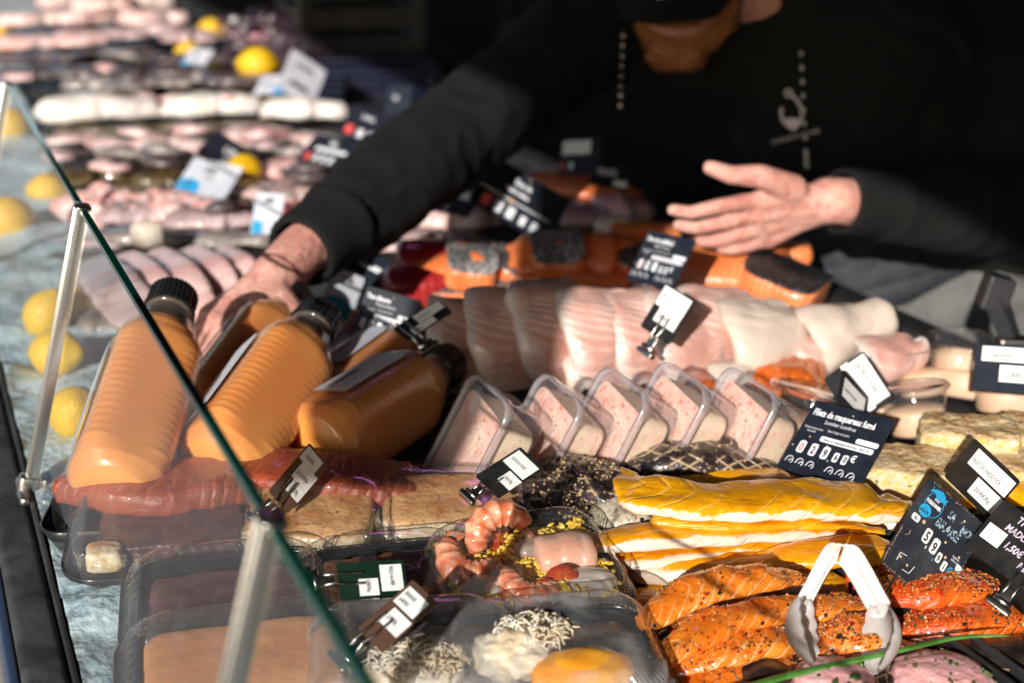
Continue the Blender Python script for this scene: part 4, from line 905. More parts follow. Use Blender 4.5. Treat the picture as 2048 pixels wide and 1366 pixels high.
mack([(1185, 1165, .004), (1205, 1200, .008), (1212, 1240, .010)], [22, 34, 24], [12, 20, 14], 'dark mackerel tail wedged between the paella tray and the haddock', fl=30)
# ---- cod fillets: tall rounded lobes leaning back
G = 'white cod fillets leaning in a row'
def cod(xb, yb, xt, yt, w, label, m=m_cod, zt=.10, zb=.012, lean=0, hh=30, back=.05, sidev=None, **k):
    cod.k = getattr(cod, 'k', 0) + 1; dk = Vector((0, .016 if cod.k % 2 else -.008, 0)); b = atz(xb, yb, zb) + dk; t_ = atz(xt, yt, zt) + dk; md = atz(xb * .5 + xt * .5 + lean, yb * .5 + yt * .5, (zb + zt) * .54) + dk
    q = t_ + Vector((0, back * .8, -.014)); md = md + Vector((0, -.012, .006)); pts = [b, md, t_, q]
    bm = nb(); sweep(bm, pts, [w * .60 / 1000, w * 1.10 / 1000, w * .94 / 1000, w * .36 / 1000], [.012, hh * .80 / 1000, hh * .62 / 1000, .008], seg=56, n=40, side=sidev or Vector((1, .30, -.22)), flat=.45, amp=.0028, nsc=26, ex=.9, bottom=False)
    return tag(obj('cod_fillet', bm, m, None, b), label, 'cod fillet', G)
SV = Vector((1, .62, -.10))
cod(1010, 770, 925, 630, 84, 'cod fillet at the left end of the row, curling down beside the slim clip card', lean=-24, zt=.086, sidev=Vector((.8, .45, -.30)), hh=34)
cod(1075, 780, 1010, 592, 86, 'pale cod fillet second from the left, behind the gleaming one', lean=-14, zt=.100, sidev=SV, hh=34)
cod(1135, 800, 1092, 590, 84, 'cod fillet with bright pink gleams along its centre line', zt=.104, hh=40, sidev=SV, lean=8)
cod(1262, 780, 1190, 592, 88, 'cod fillet in the middle of the row, left of the navy cod card', zt=.100, lean=-10, sidev=SV, hh=36)
cod(1335, 790, 1275, 610, 84, 'cod fillet standing behind the narrow clip card', zt=.094, sidev=SV, hh=34)
cod(1402, 786, 1362, 598, 80, 'sunlit cod fillet just right of the narrow clip card', zt=.094, sidev=SV, hh=34)
cod(1470, 782, 1432, 604, 84, 'sunlit pink and white cod fillet in the middle of the bright half', zt=.092, sidev=SV, hh=36)
cod(1548, 775, 1505, 612, 86, 'sunlit cod fillet with a smooth white rim', m_codw, zt=.090, lean=8, sidev=SV, hh=38)
cod(1600, 752, 1560, 640, 66, 'narrow sunlit cod fillet behind the smoked salmon', zt=.078, sidev=SV, hh=30)
cod(1655, 745, 1625, 688, 64, 'small thick cod piece lying low above the smoked salmon', zt=.052, zb=.02, sidev=SV, hh=34)
cod(1725, 742, 1668, 642, 94, 'smooth cream coloured cod piece, largest on the right', m_codw, zt=.078, zb=.018, lean=12, hh=44, sidev=SV)
cod(1800, 765, 1762, 682, 74, 'last pale pink cod piece next to the clear cups', zt=.062, zb=.015, sidev=SV, hh=34)
cod(1200, 800, 1180, 715, 66, 'low white cod piece tucked in behind the cream tubs', m_codw, zt=.05, sidev=SV)
cod(1490, 795, 1460, 730, 56, 'low white cod piece in front of the sunlit fillets', m_codw, zt=.045, sidev=SV)
cod(965, 780, 940, 712, 60, 'low pinkish cod piece right of the lying bottle cap', zt=.048, sidev=SV)
# ---- salmon steaks, tuna, big salmon fillets behind the cod
def block(name, c, dims, rot, m, label, cat, group, skin=None, amp=.002):
    """a cut piece of fish: rounded body with its skin as a part on top"""
    t = empty(name, c, label, cat, group)
    L_, W2, H2 = dims; Rm = Matrix.Rotation(R(rot[2]), 3, 'Z') @ Matrix.Rotation(R(rot[0]), 3, 'X') @ Matrix.Rotation(R(rot[1]), 3, 'Y')
    def body(z0, z1, grow, am, sm=1):
        bm = nb(); r = bmesh.ops.create_cube(bm, size=1.0); bmesh.ops.subdivide_edges(bm, edges=bm.edges[:], cuts=9, use_grid_fill=True)
        s = random.random() * 90
        for v in bm.verts:
            p = v.co * 2; l4 = (abs(p.x) ** 5 + abs(p.y) ** 5 + abs(p.z) ** 5) ** .2; p = p / max(l4, 1e-6) * max(abs(p.x), abs(p.y), abs(p.z))
            X_ = p.x * L_ / 2 * (1 + grow); Y_ = p.y * W2 / 2 * (1 + grow); Z_ = z0 + (p.z + 1) / 2 * (z1 - z0) - .25 * H2 * (p.y ** 2)
            q = Vector((X_, Y_, Z_)); q += q.normalized() * am * noise.noise(q * 60 + Vector((s, s, 0))); v.co = Rm @ q + Vector(c)
        return bm
    bm = body(0, H2, 0, amp); lay = bm.loops.layers.uv.verify(); inv = Rm.transposed()
    for f in bm.faces:
        for l in f.loops: q = inv @ (l.vert.co - Vector(c)); l[lay].uv = (q.x * 10, .25 + q.y * 4)
    cobj('flesh', bm, m, t)
    if skin is not None: cobj('skin', body(H2 * .93, H2 * 1.03, .015, amp * .5), skin, t)
    return t
G = 'salmon steaks in a heap behind the cod'
m_sk2 = scale_skin('salmon_skin_pale', (.20, .19, .19), (.62, .60, .60), 260)
for (px, py, z, d, rot, sk, lab) in (
    (905, 598, .012, (.085, .060, .026), (4, 0, 8), 1, 'flat salmon steak at the front left of the heap, skin up'),
    (985, 600, .012, (.090, .055, .026), (0, 0, -8), 1, 'dark skinned salmon steak just above the left cod fillets'),
    (1065, 598, .012, (.080, .055, .024), (0, 0, 10), 0, 'flat orange salmon steak under the middle of the heap'),
    (1150, 600, .012, (.085, .055, .024), (0, 0, -5), 0, 'long orange salmon piece just behind the cod tops'),
    (1235, 596, .012, (.075, .055, .024), (0, 0, 12), 1, 'salmon steak at the front right of the heap'),
    (880, 562, .032, (.070, .058, .028), (14, -10, 14), 0, 'pale orange salmon piece leaning on the red tuna'),
    (938, 552, .040, (.060, .066, .034), (16, 8, 2), 1, 'salmon steak with bright silver skin beside the red tuna'),
    (1022, 556, .032, (.058, .060, .030), (8, 24, -12), 1, 'small salmon steak with grey green skin, left of the centre'),
    (1068, 536, .044, (.042, .070, .036), (18, -30, 16), 0, 'salmon steak tipped sideways with its orange cut face showing'),
    (1116, 530, .050, (.062, .078, .036), (16, -4, 4), 1, 'salmon steak with broad grey skin on top of the heap'),
    (1120, 572, .030, (.085, .040, .020), (6, 0, 2), 0, 'thin pale edged salmon slice under the broad skinned one'),
    (1190, 528, .046, (.050, .075, .034), (18, 6, -8), 0, 'bare orange salmon steak right of the broad skinned one'),
    (1235, 530, .040, (.046, .072, .034), (14, 14, -14), 0, 'deep orange salmon steak beside the navy cod card'),
    (1195, 578, .026, (.070, .045, .020), (4, 0, 8), 0, 'small salmon slice low behind the cod, right of the middle'),
    (1275, 548, .032, (.055, .070, .034), (10, 10, -10), 1, 'salmon steak half hidden behind the navy cod card'),
    (1290, 492, .040, (.090, .060, .030), (6, 0, -6), 0, 'orange salmon piece behind the navy cod card')):
    block('salmon_steak', atz(px, py, z), d, rot, m_salraw, lab, 'salmon steak', G, (m_sk2 if px in (938, 1116) else m_skinsil) if sk else None, amp=.004)
block('tuna_steak', atz(855, 540, .035), (.075, .070, .036), (8, 0, 6), m_tuna, 'dark red tuna steak behind the silver salmon steak', 'tuna steak', None)
block('tuna_steak', atz(830, 590, .018), (.075, .070, .036), (0, 0, 14), m_tuna, 'small deep red tuna steak beside the albacore card', 'tuna steak', None)
block('salmon_half', atz(1440, 575, .030), (.16, .11, .05), (6, 0, -8), m_salraw, 'thick orange side of salmon in shadow below the open hand', 'salmon side', None)
block('salmon_half', atz(1480, 520, .045), (.17, .05, .025), (0, 0, -6), m_salraw, 'long side of salmon lying behind the thick one', 'salmon side', None)
block('salmon_half', atz(1560, 600, .030), (.09, .09, .045), (0, 14, -30), m_salraw, 'salmon side end with black skin by the dark counter ledge', 'salmon side', None, scale_skin('black_skin', (.02, .02, .022), (.06, .06, .065)))
fillet('smoked_salmon', [(1480, 800, .022), (1545, 775, .030), (1620, 778, .030), (1680, 800, .020)], [40, 74, 80, 40], [16, 32, 30, 14], m_smk, 'red orange smoked salmon slices folded behind the cream tubs', 'smoked salmon', seg=50, n=30, amp=.004, nsc=50)
fillet('smoked_salmon', [(1350, 800, .012), (1410, 790, .018), (1470, 795, .014)], [20, 40, 30], [10, 20, 14], m_smk, 'small strip of smoked salmon showing between two cream tubs', 'smoked salmon', seg=40, n=20, amp=.002)
# ---- smoked salmon slabs in black packs under the bottles
for pts, w_, h_, lab in (([(168, 975, .035), (300, 1000, .038), (430, 985, .038), (540, 975, .03)], 70, 30, 'reddish salmon slab in the black pack behind the glass'),
                         ([(390, 962, .036), (520, 960, .040), (680, 975, .040), (830, 990, .030)], 64, 26, 'long red salmon slab lying across under the soup bottles')):
    fillet('salmon_slab', pts, w_, h_, m_smkdark, lab, 'salmon slab', seg=50, n=30, ex=.45, amp=.002)
# ================================================================= clear lidded trays
m_lid = clear('clear_lid', tint=(.97, .97, .97), milk=.035, rough=.05, ior=1.5, gl=1.25, bump=.0004, bs=40)
m_lidfog = clear('fogged_lid', tint=(.95, .95, .95), milk=.10, fog=.45, rough=.09, ior=1.5, gl=1.2, bump=.0004, bs=40)
m_trayblk = mat('tray_black', (.010, .010, .012), rough=.22, spec=.6)
def rr_ring(bm, L_, W2, r_, z, rib=0.0, n=44):
    pts = []
    for cx_, cy_, a0 in ((L_ / 2 - r_, W2 / 2 - r_, 0), (-L_ / 2 + r_, W2 / 2 - r_, 90), (-L_ / 2 + r_, -W2 / 2 + r_, 180), (L_ / 2 - r_, -W2 / 2 + r_, 270)):
        for i in range(n + 1):
            a = R(a0 + 90 * i / n); q = rib * (1 if (i // 2) % 2 else -1); pts.append((cx_ + (r_ + q) * math.cos(a), cy_ + (r_ + q) * math.sin(a)))
    # straight parts get ribs as well
    out = []
    for i in range(len(pts)):
        a, b = pts[i], pts[(i + 1) % len(pts)]; out.append(a); d = math.hypot(b[0] - a[0], b[1] - a[1])
        if d > .02:
            k = int(d / .0026); nx, ny = (b[1] - a[1]) / d, -(b[0] - a[0]) / d
            for j in range(1, k): f = j / k; q = rib * .55 * (1 if (j // 2) % 2 else -1); out.append((a[0] + (b[0] - a[0]) * f + nx * q, a[1] + (b[1] - a[1]) * f + ny * q))
    return [bm.verts.new((x_, y_, z)) for x_, y_ in out]
def skin_rings(bm, rings, cap0=False, cap1=False):
    for A, B in zip(rings, rings[1:]):
        n = len(A)
        for k in range(n): bm.faces.new((A[k], A[(k + 1) % n], B[(k + 1) % n], B[k]))
    if cap0: bm.faces.new(rings[0][::-1])
    if cap1: bm.faces.new(rings[-1])
def loft_equal(bm, spec, cap0=False, cap1=False):
    n = None; rings = []
    base = spec[0]
    for (L_, W2, r_, z, rib) in spec:
        tmp = nb(); rg = rr_ring(tmp, base[0], base[1], base[2], 0, rib); co_ = [v.co.copy() for v in rg]; tmp.free()
        sx_, sy_ = L_ / base[0], W2 / base[1]; rings.append([bm.verts.new((c.x * sx_, c.y * sy_, z)) for c in co_])
    skin_rings(bm, rings, cap0, cap1)
TRAYS = {}
def food_tray(px, py, L_, W2, yaw, label, H2=.022, z=.014, tilt=8, lid=m_lid, base=.012, group='clear lidded food trays'):
    c = atz(px, py, z + W2 / 2 * math.sin(R(tilt)) * .8); M = Matrix.Translation(c) @ Matrix.Rotation(R(yaw), 4, 'Z') @ Matrix.Rotation(R(tilt), 4, 'X')
    t = empty('food_tray', label=label, cat='food tray', group=group, mat4=M); r_ = .026
    bm = nb(); loft_equal(bm, [(L_ * 1.0, W2 * 1.0, r_, base + .0016, 0), (L_ * 1.035, W2 * 1.045, r_, base + .0016, 0), (L_ * 1.045, W2 * 1.055, r_, base + .0002, 0), (L_ * 1.04, W2 * 1.05, r_, base - .0025, 0), (L_ * .98, W2 * .98, r_, base - .002, 0), (L_ * .90, W2 * .90, r_, 0, 0), (L_ * .89, W2 * .89, r_, .001, 0), (L_ * .955, W2 * .955, r_, base, 0)], False, False)
    rg = rr_ring(bm, L_ * .89, W2 * .89, r_ * .89, .0011); bm.faces.new(rg); obj('tray_base', bm, m_trayblk, t)
    bm = nb(); h = H2
    loft_equal(bm, [(L_ * 1.02, W2 * 1.025, r_, base + .0022, .0003), (L_ * 1.0, W2 * 1.0, r_, base + .0024, 0), (L_ * .985, W2 * .985, r_, base + .004, .0004), (L_ * .955, W2 * .955, r_, base + .005, .0009), (L_ * .93, W2 * .93, r_, base + h * .62, .0011), (L_ * .90, W2 * .90, r_, base + h * .72, .0005), (L_ * .80, W2 * .80, r_, base + h * .97, .0003), (L_ * .75, W2 * .75, r_, base + h, 0), (L_ * .5, W2 * .5, r_, base + h * .985, 0), (L_ * .1, W2 * .1, r_, base + h * .98, 0)], False, True)
    obj('lid', bm, lid, t); return M
def into(M, bm): bmesh.ops.transform(bm, matrix=M, verts=bm.verts); return bm
def slab(M, c, dims, m, name, label, cat, amp=.0015, rz=0, group=None, cuts=14, pw=7):
    bm = nb(); bmesh.ops.create_cube(bm, size=1.0); bmesh.ops.subdivide_edges(bm, edges=bm.edges[:], cuts=cuts, use_grid_fill=True); s = random.random() * 90
    for v in bm.verts:
        p = v.co * 2; l4 = (abs(p.x) ** pw + abs(p.y) ** pw + abs(p.z) ** pw) ** (1 / pw); p = p / max(l4, 1e-6) * max(abs(p.x), abs(p.y), abs(p.z))
        q = Vector((p.x * dims[0] / 2, p.y * dims[1] / 2, (p.z + 1) / 2 * dims[2])); q += Vector((q.x, q.y, q.z)).normalized() * amp * (noise.noise(q * 70 + Vector((s, s, 0))) + .6 * noise.noise(q * 200 + Vector((s, 0, s)))); v.co = q
    bmesh.ops.rotate(bm, verts=bm.verts, matrix=Matrix.Rotation(R(rz), 3, 'Z')); bmesh.ops.translate(bm, verts=bm.verts, vec=c)
    if M is not None: into(M, bm); loc = M @ Vector(c)
    else: loc = Vector(c)
    return tag(obj(name, bm, m, None, loc), label, cat, group)
# browned gratin: brown crust on top, cream below
x = NT('gratin'); co = x.coord(); sx_ = x.n('ShaderNodeSeparateXYZ'); x.l(co, sx_.inputs[0]); nz = x.noise(co, 40, 5)
crust = x.mix(x.ramp(nz, .35, .65), (.50, .21, .07), (.74, .42, .18)); crust = x.mix(x.ramp(x.noise(co, 160, 3), .55, .75), crust, (.25, .08, .03))
cream = x.mix(x.ramp(x.noise(co, 120, 4), .45, .7), (.84, .70, .47), (.62, .38, .15))
g = x.ramp(x.math('ADD', sx_.outputs[2], x.math('MULTIPLY', x.math('SUBTRACT', nz, .5), .012)), .0155, .019)
x.set(Base_Color=x.mix(g, cream, crust), Roughness=.5, Coat_Weight=.15); x.bump(x.noise(co, 130, 5), .002); m_grat = x.m
m_brownfood = mat('brown_braised_food', (.06, .025, .012), (.16, .07, .03), ns=60, rough=.35, bump=.003, bs=120, coat=.4)
m_purple = mat('brown_bake_purple_sheen', (.07, .02, .03), (.13, .05, .05), ns=60, rough=.35, bump=.002, bs=120, coat=.3)  # purple reflections are put into the brown of this bake
M = food_tray(905, 1052, .122, .090, 3, 'lidded tray of browned gratin with the violet glint on its back rim')
slab(M, (0, 0, .003), (.104, .073, .024), m_grat, 'gratin_block', 'rectangular browned gratin with cream sides in the right hand tray', 'gratin')
M = food_tray(640, 1078, .115, .092, 4, 'lidded tray of gratin right of the glass post top')
slab(M, (-.006, 0, .003), (.092, .074, .024), m_grat, 'gratin_block', 'light brown gratin block beside the tilted brown card', 'gratin', rz=-3)
M = food_tray(345, 1092, .145, .105, 10, 'lidded tray with dark sauce seen through the glass')
slab(M, (0, .006, .003), (.105, .062, .016), m_purple, 'purple_sheen_bake', 'dark purple brown bake in the tray behind the glass', 'gratin'); slab(M, (-.045, -.03, .006), (.026, .02, .018), m_grat, 'potato_cube', 'small golden cube at the front corner of the dark bake', 'potato', pw=4)
M = food_tray(1050, 1176, .132, .108, 17, 'lidded paella tray with prawns and yellow rice', H2=.024, z=.014)
TP = M
x = NT('yellow_rice'); co = x.coord(); x.set(Base_Color=x.mix(x.ramp(x.noise(co, 120, 2), .4, .6), (.72, .44, .02), (.80, .58, .10)), Roughness=.4, Coat_Weight=.3); m_rice = x.m
bm = nb()
rn = random.Random(9)
slabz = []
for i in range(800):
    px_, py_ = rn.uniform(-.056, .056), rn.uniform(-.045, .045); hz = .008 + .006 * noise.noise(Vector((px_ * 40, py_ * 40, 3))) + rn.uniform(0, .004) + .006
    if px_ > .02 or py_ < -.02: hz += .004
    lump(bm, (px_, py_, hz), (.0042, .0017, .0016), 0, 1, rot=Matrix.Rotation(rn.uniform(0, 3), 3, 'Z') @ Matrix.Rotation(rn.uniform(-.5, .5), 3, 'Y'))
slb = nb(); bmesh.ops.create_grid(slb, x_segments=60, y_segments=50, size=.5)
for v in slb.verts: v.co = Vector((v.co.x * .112, v.co.y * .092, .0125 + .003 * noise.noise(v.co * 30) + .0015 * noise.noise(v.co * 90)))
mm_ = bpy.data.meshes.new('m'); slb.to_mesh(mm_); slb.free(); bm.from_mesh(mm_); bpy.data.meshes.remove(mm_)
tag(obj('yellow_rice', into(M, bm), m_rice, None, M.translation), 'bed of yellow saffron rice in the paella tray', 'rice', kind='stuff')
m_shr = mat('cooked_prawn', (.72, .16, .06), (.82, .42, .26), ns=90, rough=.25, ss=.3, coat=.6, bump=.0006, bs=200)
m_chz = mat('chorizo', (.40, .035, .012), (.62, .12, .03), ns=120, rough=.25, coat=.6, bump=.001, bs=200, ss=.1)
m_whitemeat = mat('white_meat', (.74, .62, .52), (.78, .70, .62), ns=60, rough=.35, ss=.3, coat=.4, bump=.001, bs=120)
m_salpale = fishmat('cooked_salmon', (.80, .40, .27), (.86, .56, .44), 6, 2, (.84, .5, .36), 30, rough=.35, ss=.3, coat=.3, lamt=.7, bump=.0008)
def prawn(M, c, r_, a0, a1, w_, label, m=m_shr, rz=0):
    n = 22; pts = []; 
    for i in range(n): a = R(a0 + (a1 - a0) * i / (n - 1)); pts.append(M @ (Vector(c) + Matrix.Rotation(R(rz), 3, 'X') @ Vector((r_ * math.cos(a), r_ * math.sin(a), 0))))
    ws = [w_ * (.35 + .65 * math.sin(math.pi * min(1, .12 + .8 * i / (n - 1))) ** .6) * (1 + .10 * (1 if i % 3 == 0 else -.3)) for i in range(n)]
    t = empty('prawn', M @ Vector(c), label, 'prawn', 'prawns on the yellow rice')
    bm = nb(); sweep(bm, pts, ws, ws, seg=66, n=18, flat=1, amp=.0004, bottom=False, side=ZZ); cobj('shell', bm, m, t)
    bm = nb(); e = pts[-1]; d = (pts[-1] - pts[-3]).normalized()
    for s in (-.5, 0, .5): sweep(bm, [e, e + (Matrix.Rotation(s, 3, 'Z') @ d) * .012], [w_ * .35, w_ * .5], [.001, .0006], seg=6, n=8, amp=0)
    cobj('tail_fan', bm, m, t)
prawn(M, (-.010, .024, .026), .019, 200, 20, .019, 'curled red prawn arched at the back of the paella', rz=55)
prawn(M, (-.036, .014, .024), .017, 330, 130, .019, 'pale red prawn at the left side of the paella', rz=20)
prawn(M, (-.004, -.024, .025), .016, 150, 330, .018, 'prawn lying in the middle front of the paella', rz=15)
for c, r_, lab, mm, nm in (((-.038, -.020, .018), (.016, .014, .009), 'white squid piece at the left front of the paella', m_whitemeat, 'squid_piece'), ((-.020, -.008, .018), (.015, .010, .007), 'white fish chunk beside the squid', m_whitemeat, 'fish_chunk'),
                       ((.012, .016, .020), (.016, .010, .008), 'grey brown mussel meat at the back of the paella', mat('mussel', (.30, .22, .18), (.42, .32, .26), ns=90, rough=.3, coat=.4), 'mussel')):
    bm = nb(); lump(bm, (0, 0, 0), r_, .25); bmesh.ops.translate(bm, verts=bm.verts, vec=c); tag(obj(nm, into(M, bm), mm, None, M @ Vector(c)), lab, 'seafood')
for c, rz_, lab in (((.004, -.036, .018), 20, 'slice of red chorizo at the front rim of the paella'), ((.016, -.030, .022), -15, 'second chorizo slice leaning on the prawn'), ((-.01, .040, .02), 40, 'chorizo slice at the back rim of the paella')):
    bm = nb(); q = bmesh.ops.create_cone(bm, cap_ends=True, radius1=.013, radius2=.0125, depth=.006, segments=36); bmesh.ops.bevel(bm, geom=bm.edges[:], offset=.001, segments=2, affect='EDGES')
    bmesh.ops.rotate(bm, verts=bm.verts, matrix=Matrix.Rotation(R(50), 3, 'X') @ Matrix.Rotation(R(rz_), 3, 'Y')); bmesh.ops.translate(bm, verts=bm.verts, vec=c); tag(obj('chorizo_slice', into(M, bm), m_chz, None, M @ Vector(c)), lab, 'chorizo')
block('salmon_cube', M @ Vector((.030, .004, .010)), (.042, .036, .024), (8, 0, 8), m_salpale, 'cooked pink salmon cube on the right of the paella', 'salmon cube', None)
bm = nb(); lump(bm, (0, 0, 0), (.022, .015, .008), .08)
bmesh.ops.translate(bm, verts=bm.verts, vec=(.034, -.030, .020)); x = NT('clam_shell'); co = x.coord(); wv = x.n('ShaderNodeTexWave'); wv.wave_type = 'RINGS'; wv.inputs['Scale'].default_value = 70; wv.inputs['Distortion'].default_value = 2; x.l(co, wv.inputs[0]); x.set(Base_Color=x.mix(wv.outputs[1], (.52, .42, .34), (.72, .64, .56)), Roughness=.3, Coat_Weight=.3); x.bump(wv.outputs[1], .0006)
tag(obj('clam', into(M, bm), x.m, None, M @ Vector((.034, -.03, .02))), 'ribbed grey clam shell at the right front of the paella', 'clam')
M = food_tray(775, 1212, .125, .108, 12, 'lidded tray of dark braised food under the green card', H2=.022, z=.010)
slab(M, (0, 0, .002), (.088, .072, .018), m_brownfood, 'braised_bake', 'dark brown braised bake under the green card', 'bake', amp=.004)
M = food_tray(825, 1366, .135, .104, 6, 'fogged lidded tray with shredded topping at the bottom edge', H2=.024, z=.012, lid=m_lidfog)
T7 = M
M = food_tray(1112, 1358, .132, .104, 10, 'fogged lidded tray with an orange slice at the bottom edge', H2=.024, z=.014, lid=m_lidfog)
T6 = M
m_shred = mat('shredded_radish', (.78, .70, .58), (.72, .55, .36), ns=60, rough=.5, ss=.2)
def shreds(M, c, rad, n, label):
    bm = nb()
    for i in range(n):
        a = random.random() * 6.28; r_ = rad * math.sqrt(random.random()); p = Vector((c[0] + math.cos(a) * r_, c[1] + math.sin(a) * r_ * .7, c[2] + random.uniform(0, .012) * (1 - r_ / rad) + .002)); d = Vector((random.uniform(-1, 1), random.uniform(-1, 1), random.uniform(-.3, .5))).normalized() * random.uniform(.006, .013)
        k = Vector((random.uniform(-1, 1), random.uniform(-1, 1), random.uniform(0, 1))) * .003
        add_tube(bm, [p - d * .5, p + k, p + d * .5], [.0005, .0008, .0004], 5)
    tag(obj('shredded_vegetable', into(M, bm), m_shred, None, M @ Vector(c)), label, 'shredded vegetable', kind='stuff')
m_cream = mat('soft_cheese', (.78, .62, .42), (.82, .74, .62), ns=50, rough=.45, ss=.3, bump=.002, bs=90)
m_orange = mat('orange_glaze', (.78, .30, .02), (.84, .40, .05), ns=30, rough=.25, ss=.3, coat=.5)
slab(T6, (0, 0, .001), (.108, .082, .010), m_brownfood, 'rice_bed', 'brown rice bed in the fogged tray with the orange slice', 'rice', amp=.002)
bm = nb(); lump(bm, (-.028, -.004, .026), (.024, .020, .014), .3, 4, 3.5); tag(obj('crab_cake', into(T6, bm), m_cream, None, T6 @ Vector((-.028, -.004, .014))), 'pale crusted crab cake under the shreds at the bottom edge', 'crab cake')
shreds(T6, (-.014, .006, .032), .024, 190, 'pale shreds heaped on the crab cake')
bm = nb(); lump(bm, (.010, -.026, .024), (.032, .020, .014), .10, 4, 2.2); tag(obj('orange_slice', into(T6, bm), m_orange, None, T6 @ Vector((.01, -.026, .014))), 'glossy orange dome at the very bottom edge', 'orange mousse')
slab(T7, (0, 0, .001), (.108, .082, .012), m_brownfood, 'rice_bed', 'brown bed in the fogged tray at the bottom left', 'rice', amp=.002)
shreds(T7, (.002, -.010, .024), .030, 260, 'shredded topping in the fogged tray left of the orange dome')
bm = nb(); lump(bm, (.0, -.014, .018), (.030, .02, .010), .2, 3, 2.5); tag(obj('crab_cake', into(T7, bm), m_cream, None, T7 @ Vector((0, -.014, .01))), 'crab cake hidden under the left shredded topping', 'crab cake')
M = food_tray(455, 1232, .135, .105, 12, 'lidded tray of dark food behind the near glass post', H2=.022, z=.010)
slab(M, (0, 0, .002), (.10, .066, .014), m_purple, 'dark_bake', 'almost black bake behind the near glass post', 'bake', amp=.003)
M = food_tray(490, 1372, .15, .105, 14, 'lidded tray with a smooth orange spread at the bottom left', H2=.022, z=.010)
m_taramaor = mat('orange_spread', (.62, .26, .11), (.68, .32, .15), ns=20, rough=.45, ss=.2, bump=.0015, bs=60)
slab(M, (0, 0, .002), (.120, .078, .020), m_taramaor, 'orange_spread', 'smooth orange spread behind the glass at the bottom left', 'spread', amp=.001)
# black open pack that holds the salmon slab behind the glass
t = empty('salmon_pack', atz(330, 1040, .01), 'glossy black pack holding the reddish salmon slab behind the glass', 'food pack')
bm = nb(); M = Matrix.Translation(atz(325, 1045, .012)) @ Matrix.Rotation(R(6), 4, 'Z')
loft_equal(bm, [(.165, .11, .02, .022, 0), (.168, .113, .02, .0212, 0), (.150, .095, .02, 0, 0), (.149, .094, .02, .001, 0), (.160, .105, .02, .021, 0)]); bm.faces.new(rr_ring(bm, .149, .094, .018, .0012)); into(M, bm); cobj('tray_base', bm, m_trayblk, t)
# ================================================================= milky tubs of spread standing like books
x = NT('crab_spread'); co = x.coord(); nz = x.noise(co, 34, 4)
col = x.mix(x.ramp(nz, .4, .62), (.84, .68, .48), (.84, .58, .44)); col = x.mix(x.ramp(x.noise(co, 230, 2, .5), .66, .72), col, (.75, .12, .05)); x.set(Base_Color=col, Roughness=.5); x.bump(x.noise(co, 60, 4), .002); sss(x, .2); m_spread = x.m
x = NT('pink_crab_spread'); co = x.coord(); nz = x.noise(co, 34, 4)
col = x.mix(x.ramp(nz, .4, .6), (.80, .48, .38), (.82, .62, .48)); col = x.mix(x.ramp(x.noise(co, 200, 2, .5), .60, .68), col, (.72, .14, .08)); x.set(Base_Color=col, Roughness=.5); x.bump(x.noise(co, 90, 4), .003); sss(x, .2); m_spread2 = x.m
m_tub = clear('milky_tub', tint=(.97, .97, .98), milk=.07, milkcol=(.78, .76, .82), rough=.12, ior=1.45, gl=1.0)
m_lidrim = clear('milky_rim', tint=(.9, .9, .93), milk=.32, milkcol=(.80, .78, .82), rough=.15, ior=1.45)
def tub(px, py, label, ln=.100, wd=.076, th=.039, lean=0, z=.012):
    L3 = Vector((.45 + lean, .15, .88)).normalized(); W3 = Vector((.42, -.88, -.06)); W3 = (W3 - L3 * W3.dot(L3)).normalized(); T3 = L3.cross(W3).normalized()
    base = atz(px, py, z); M = Matrix((L3, W3, T3)).transposed().to_4x4(); M.translation = base
    t = empty('spread_tub', label=label, cat='plastic tub', group='milky tubs of crab spread', mat4=M)
    def ring_box(sp, cap0, cap1):
        bm = nb(); base0 = sp[0]; rings = []
        for (a, b, r_, z_) in sp:
            pts = rrect(a, b, r_, 6); rings.append([bm.verts.new((p[0] + ln / 2, p[1] + wd / 2, z_)) for p in pts])
        skin_rings(bm, rings, cap0, cap1); return bm
    obj('tub_body', ring_box([(ln, wd, .014, .003), (ln * .985, wd * .985, .013, .006), (ln * .93, wd * .93, .012, th - .002), (ln * .90, wd * .90, .011, th)], False, True), m_tub, t)
    obj('lid', ring_box([(ln * .93, wd * .90, .012, -.0005), (ln * .955, wd * .94, .013, .001)], True, False), m_tub, t)
    obj('lid_rim', ring_box([(ln * .95, wd * .93, .012, .0012), (ln * .965, wd * .95, .013, -.002), (ln * 1.02, wd * 1.03, .015, -.002), (ln * 1.03, wd * 1.04, .016, .0045), (ln, wd, .014, .0045)], False, False), m_lidrim, t)
    # the filling has a slack top: it stops short of the upper end
    bm = nb(); lo = ln * .03; hi = ln * .86; rings = []
    for z_, s in ((.0045, .985), (.010, .975), (th - .0045, .935), (th - .0025, .90)):
        pts = rrect((hi - lo), wd * s - .0012, .010, 6); rings.append([bm.verts.new((p[0] + (lo + hi) / 2 - (.0 if p[0] < 0 else .10 * (p[1])), p[1] + wd / 2, z_)) for p in pts])
    skin_rings(bm, rings, True, True); me_side = obj('spread', bm, [m_spread, m_spread2], t, smooth=False)
    for p in me_side.data.polygons:
        if p.normal.z < -.5: p.material_index = 1
tub(835, 962, 'milky tub at the left end of the row, broad pink face turned left', ln=.104)
tub(985, 935, 'second milky tub from the left, the lowest one', ln=.094)
tub(1105, 930, 'middle milky tub of the row', ln=.098)
tub(1218, 922, 'fourth milky tub, with the steel clip above it', ln=.10)
tub(1352, 925, 'milky tub at the right end of the row beside the round cup', ln=.096)
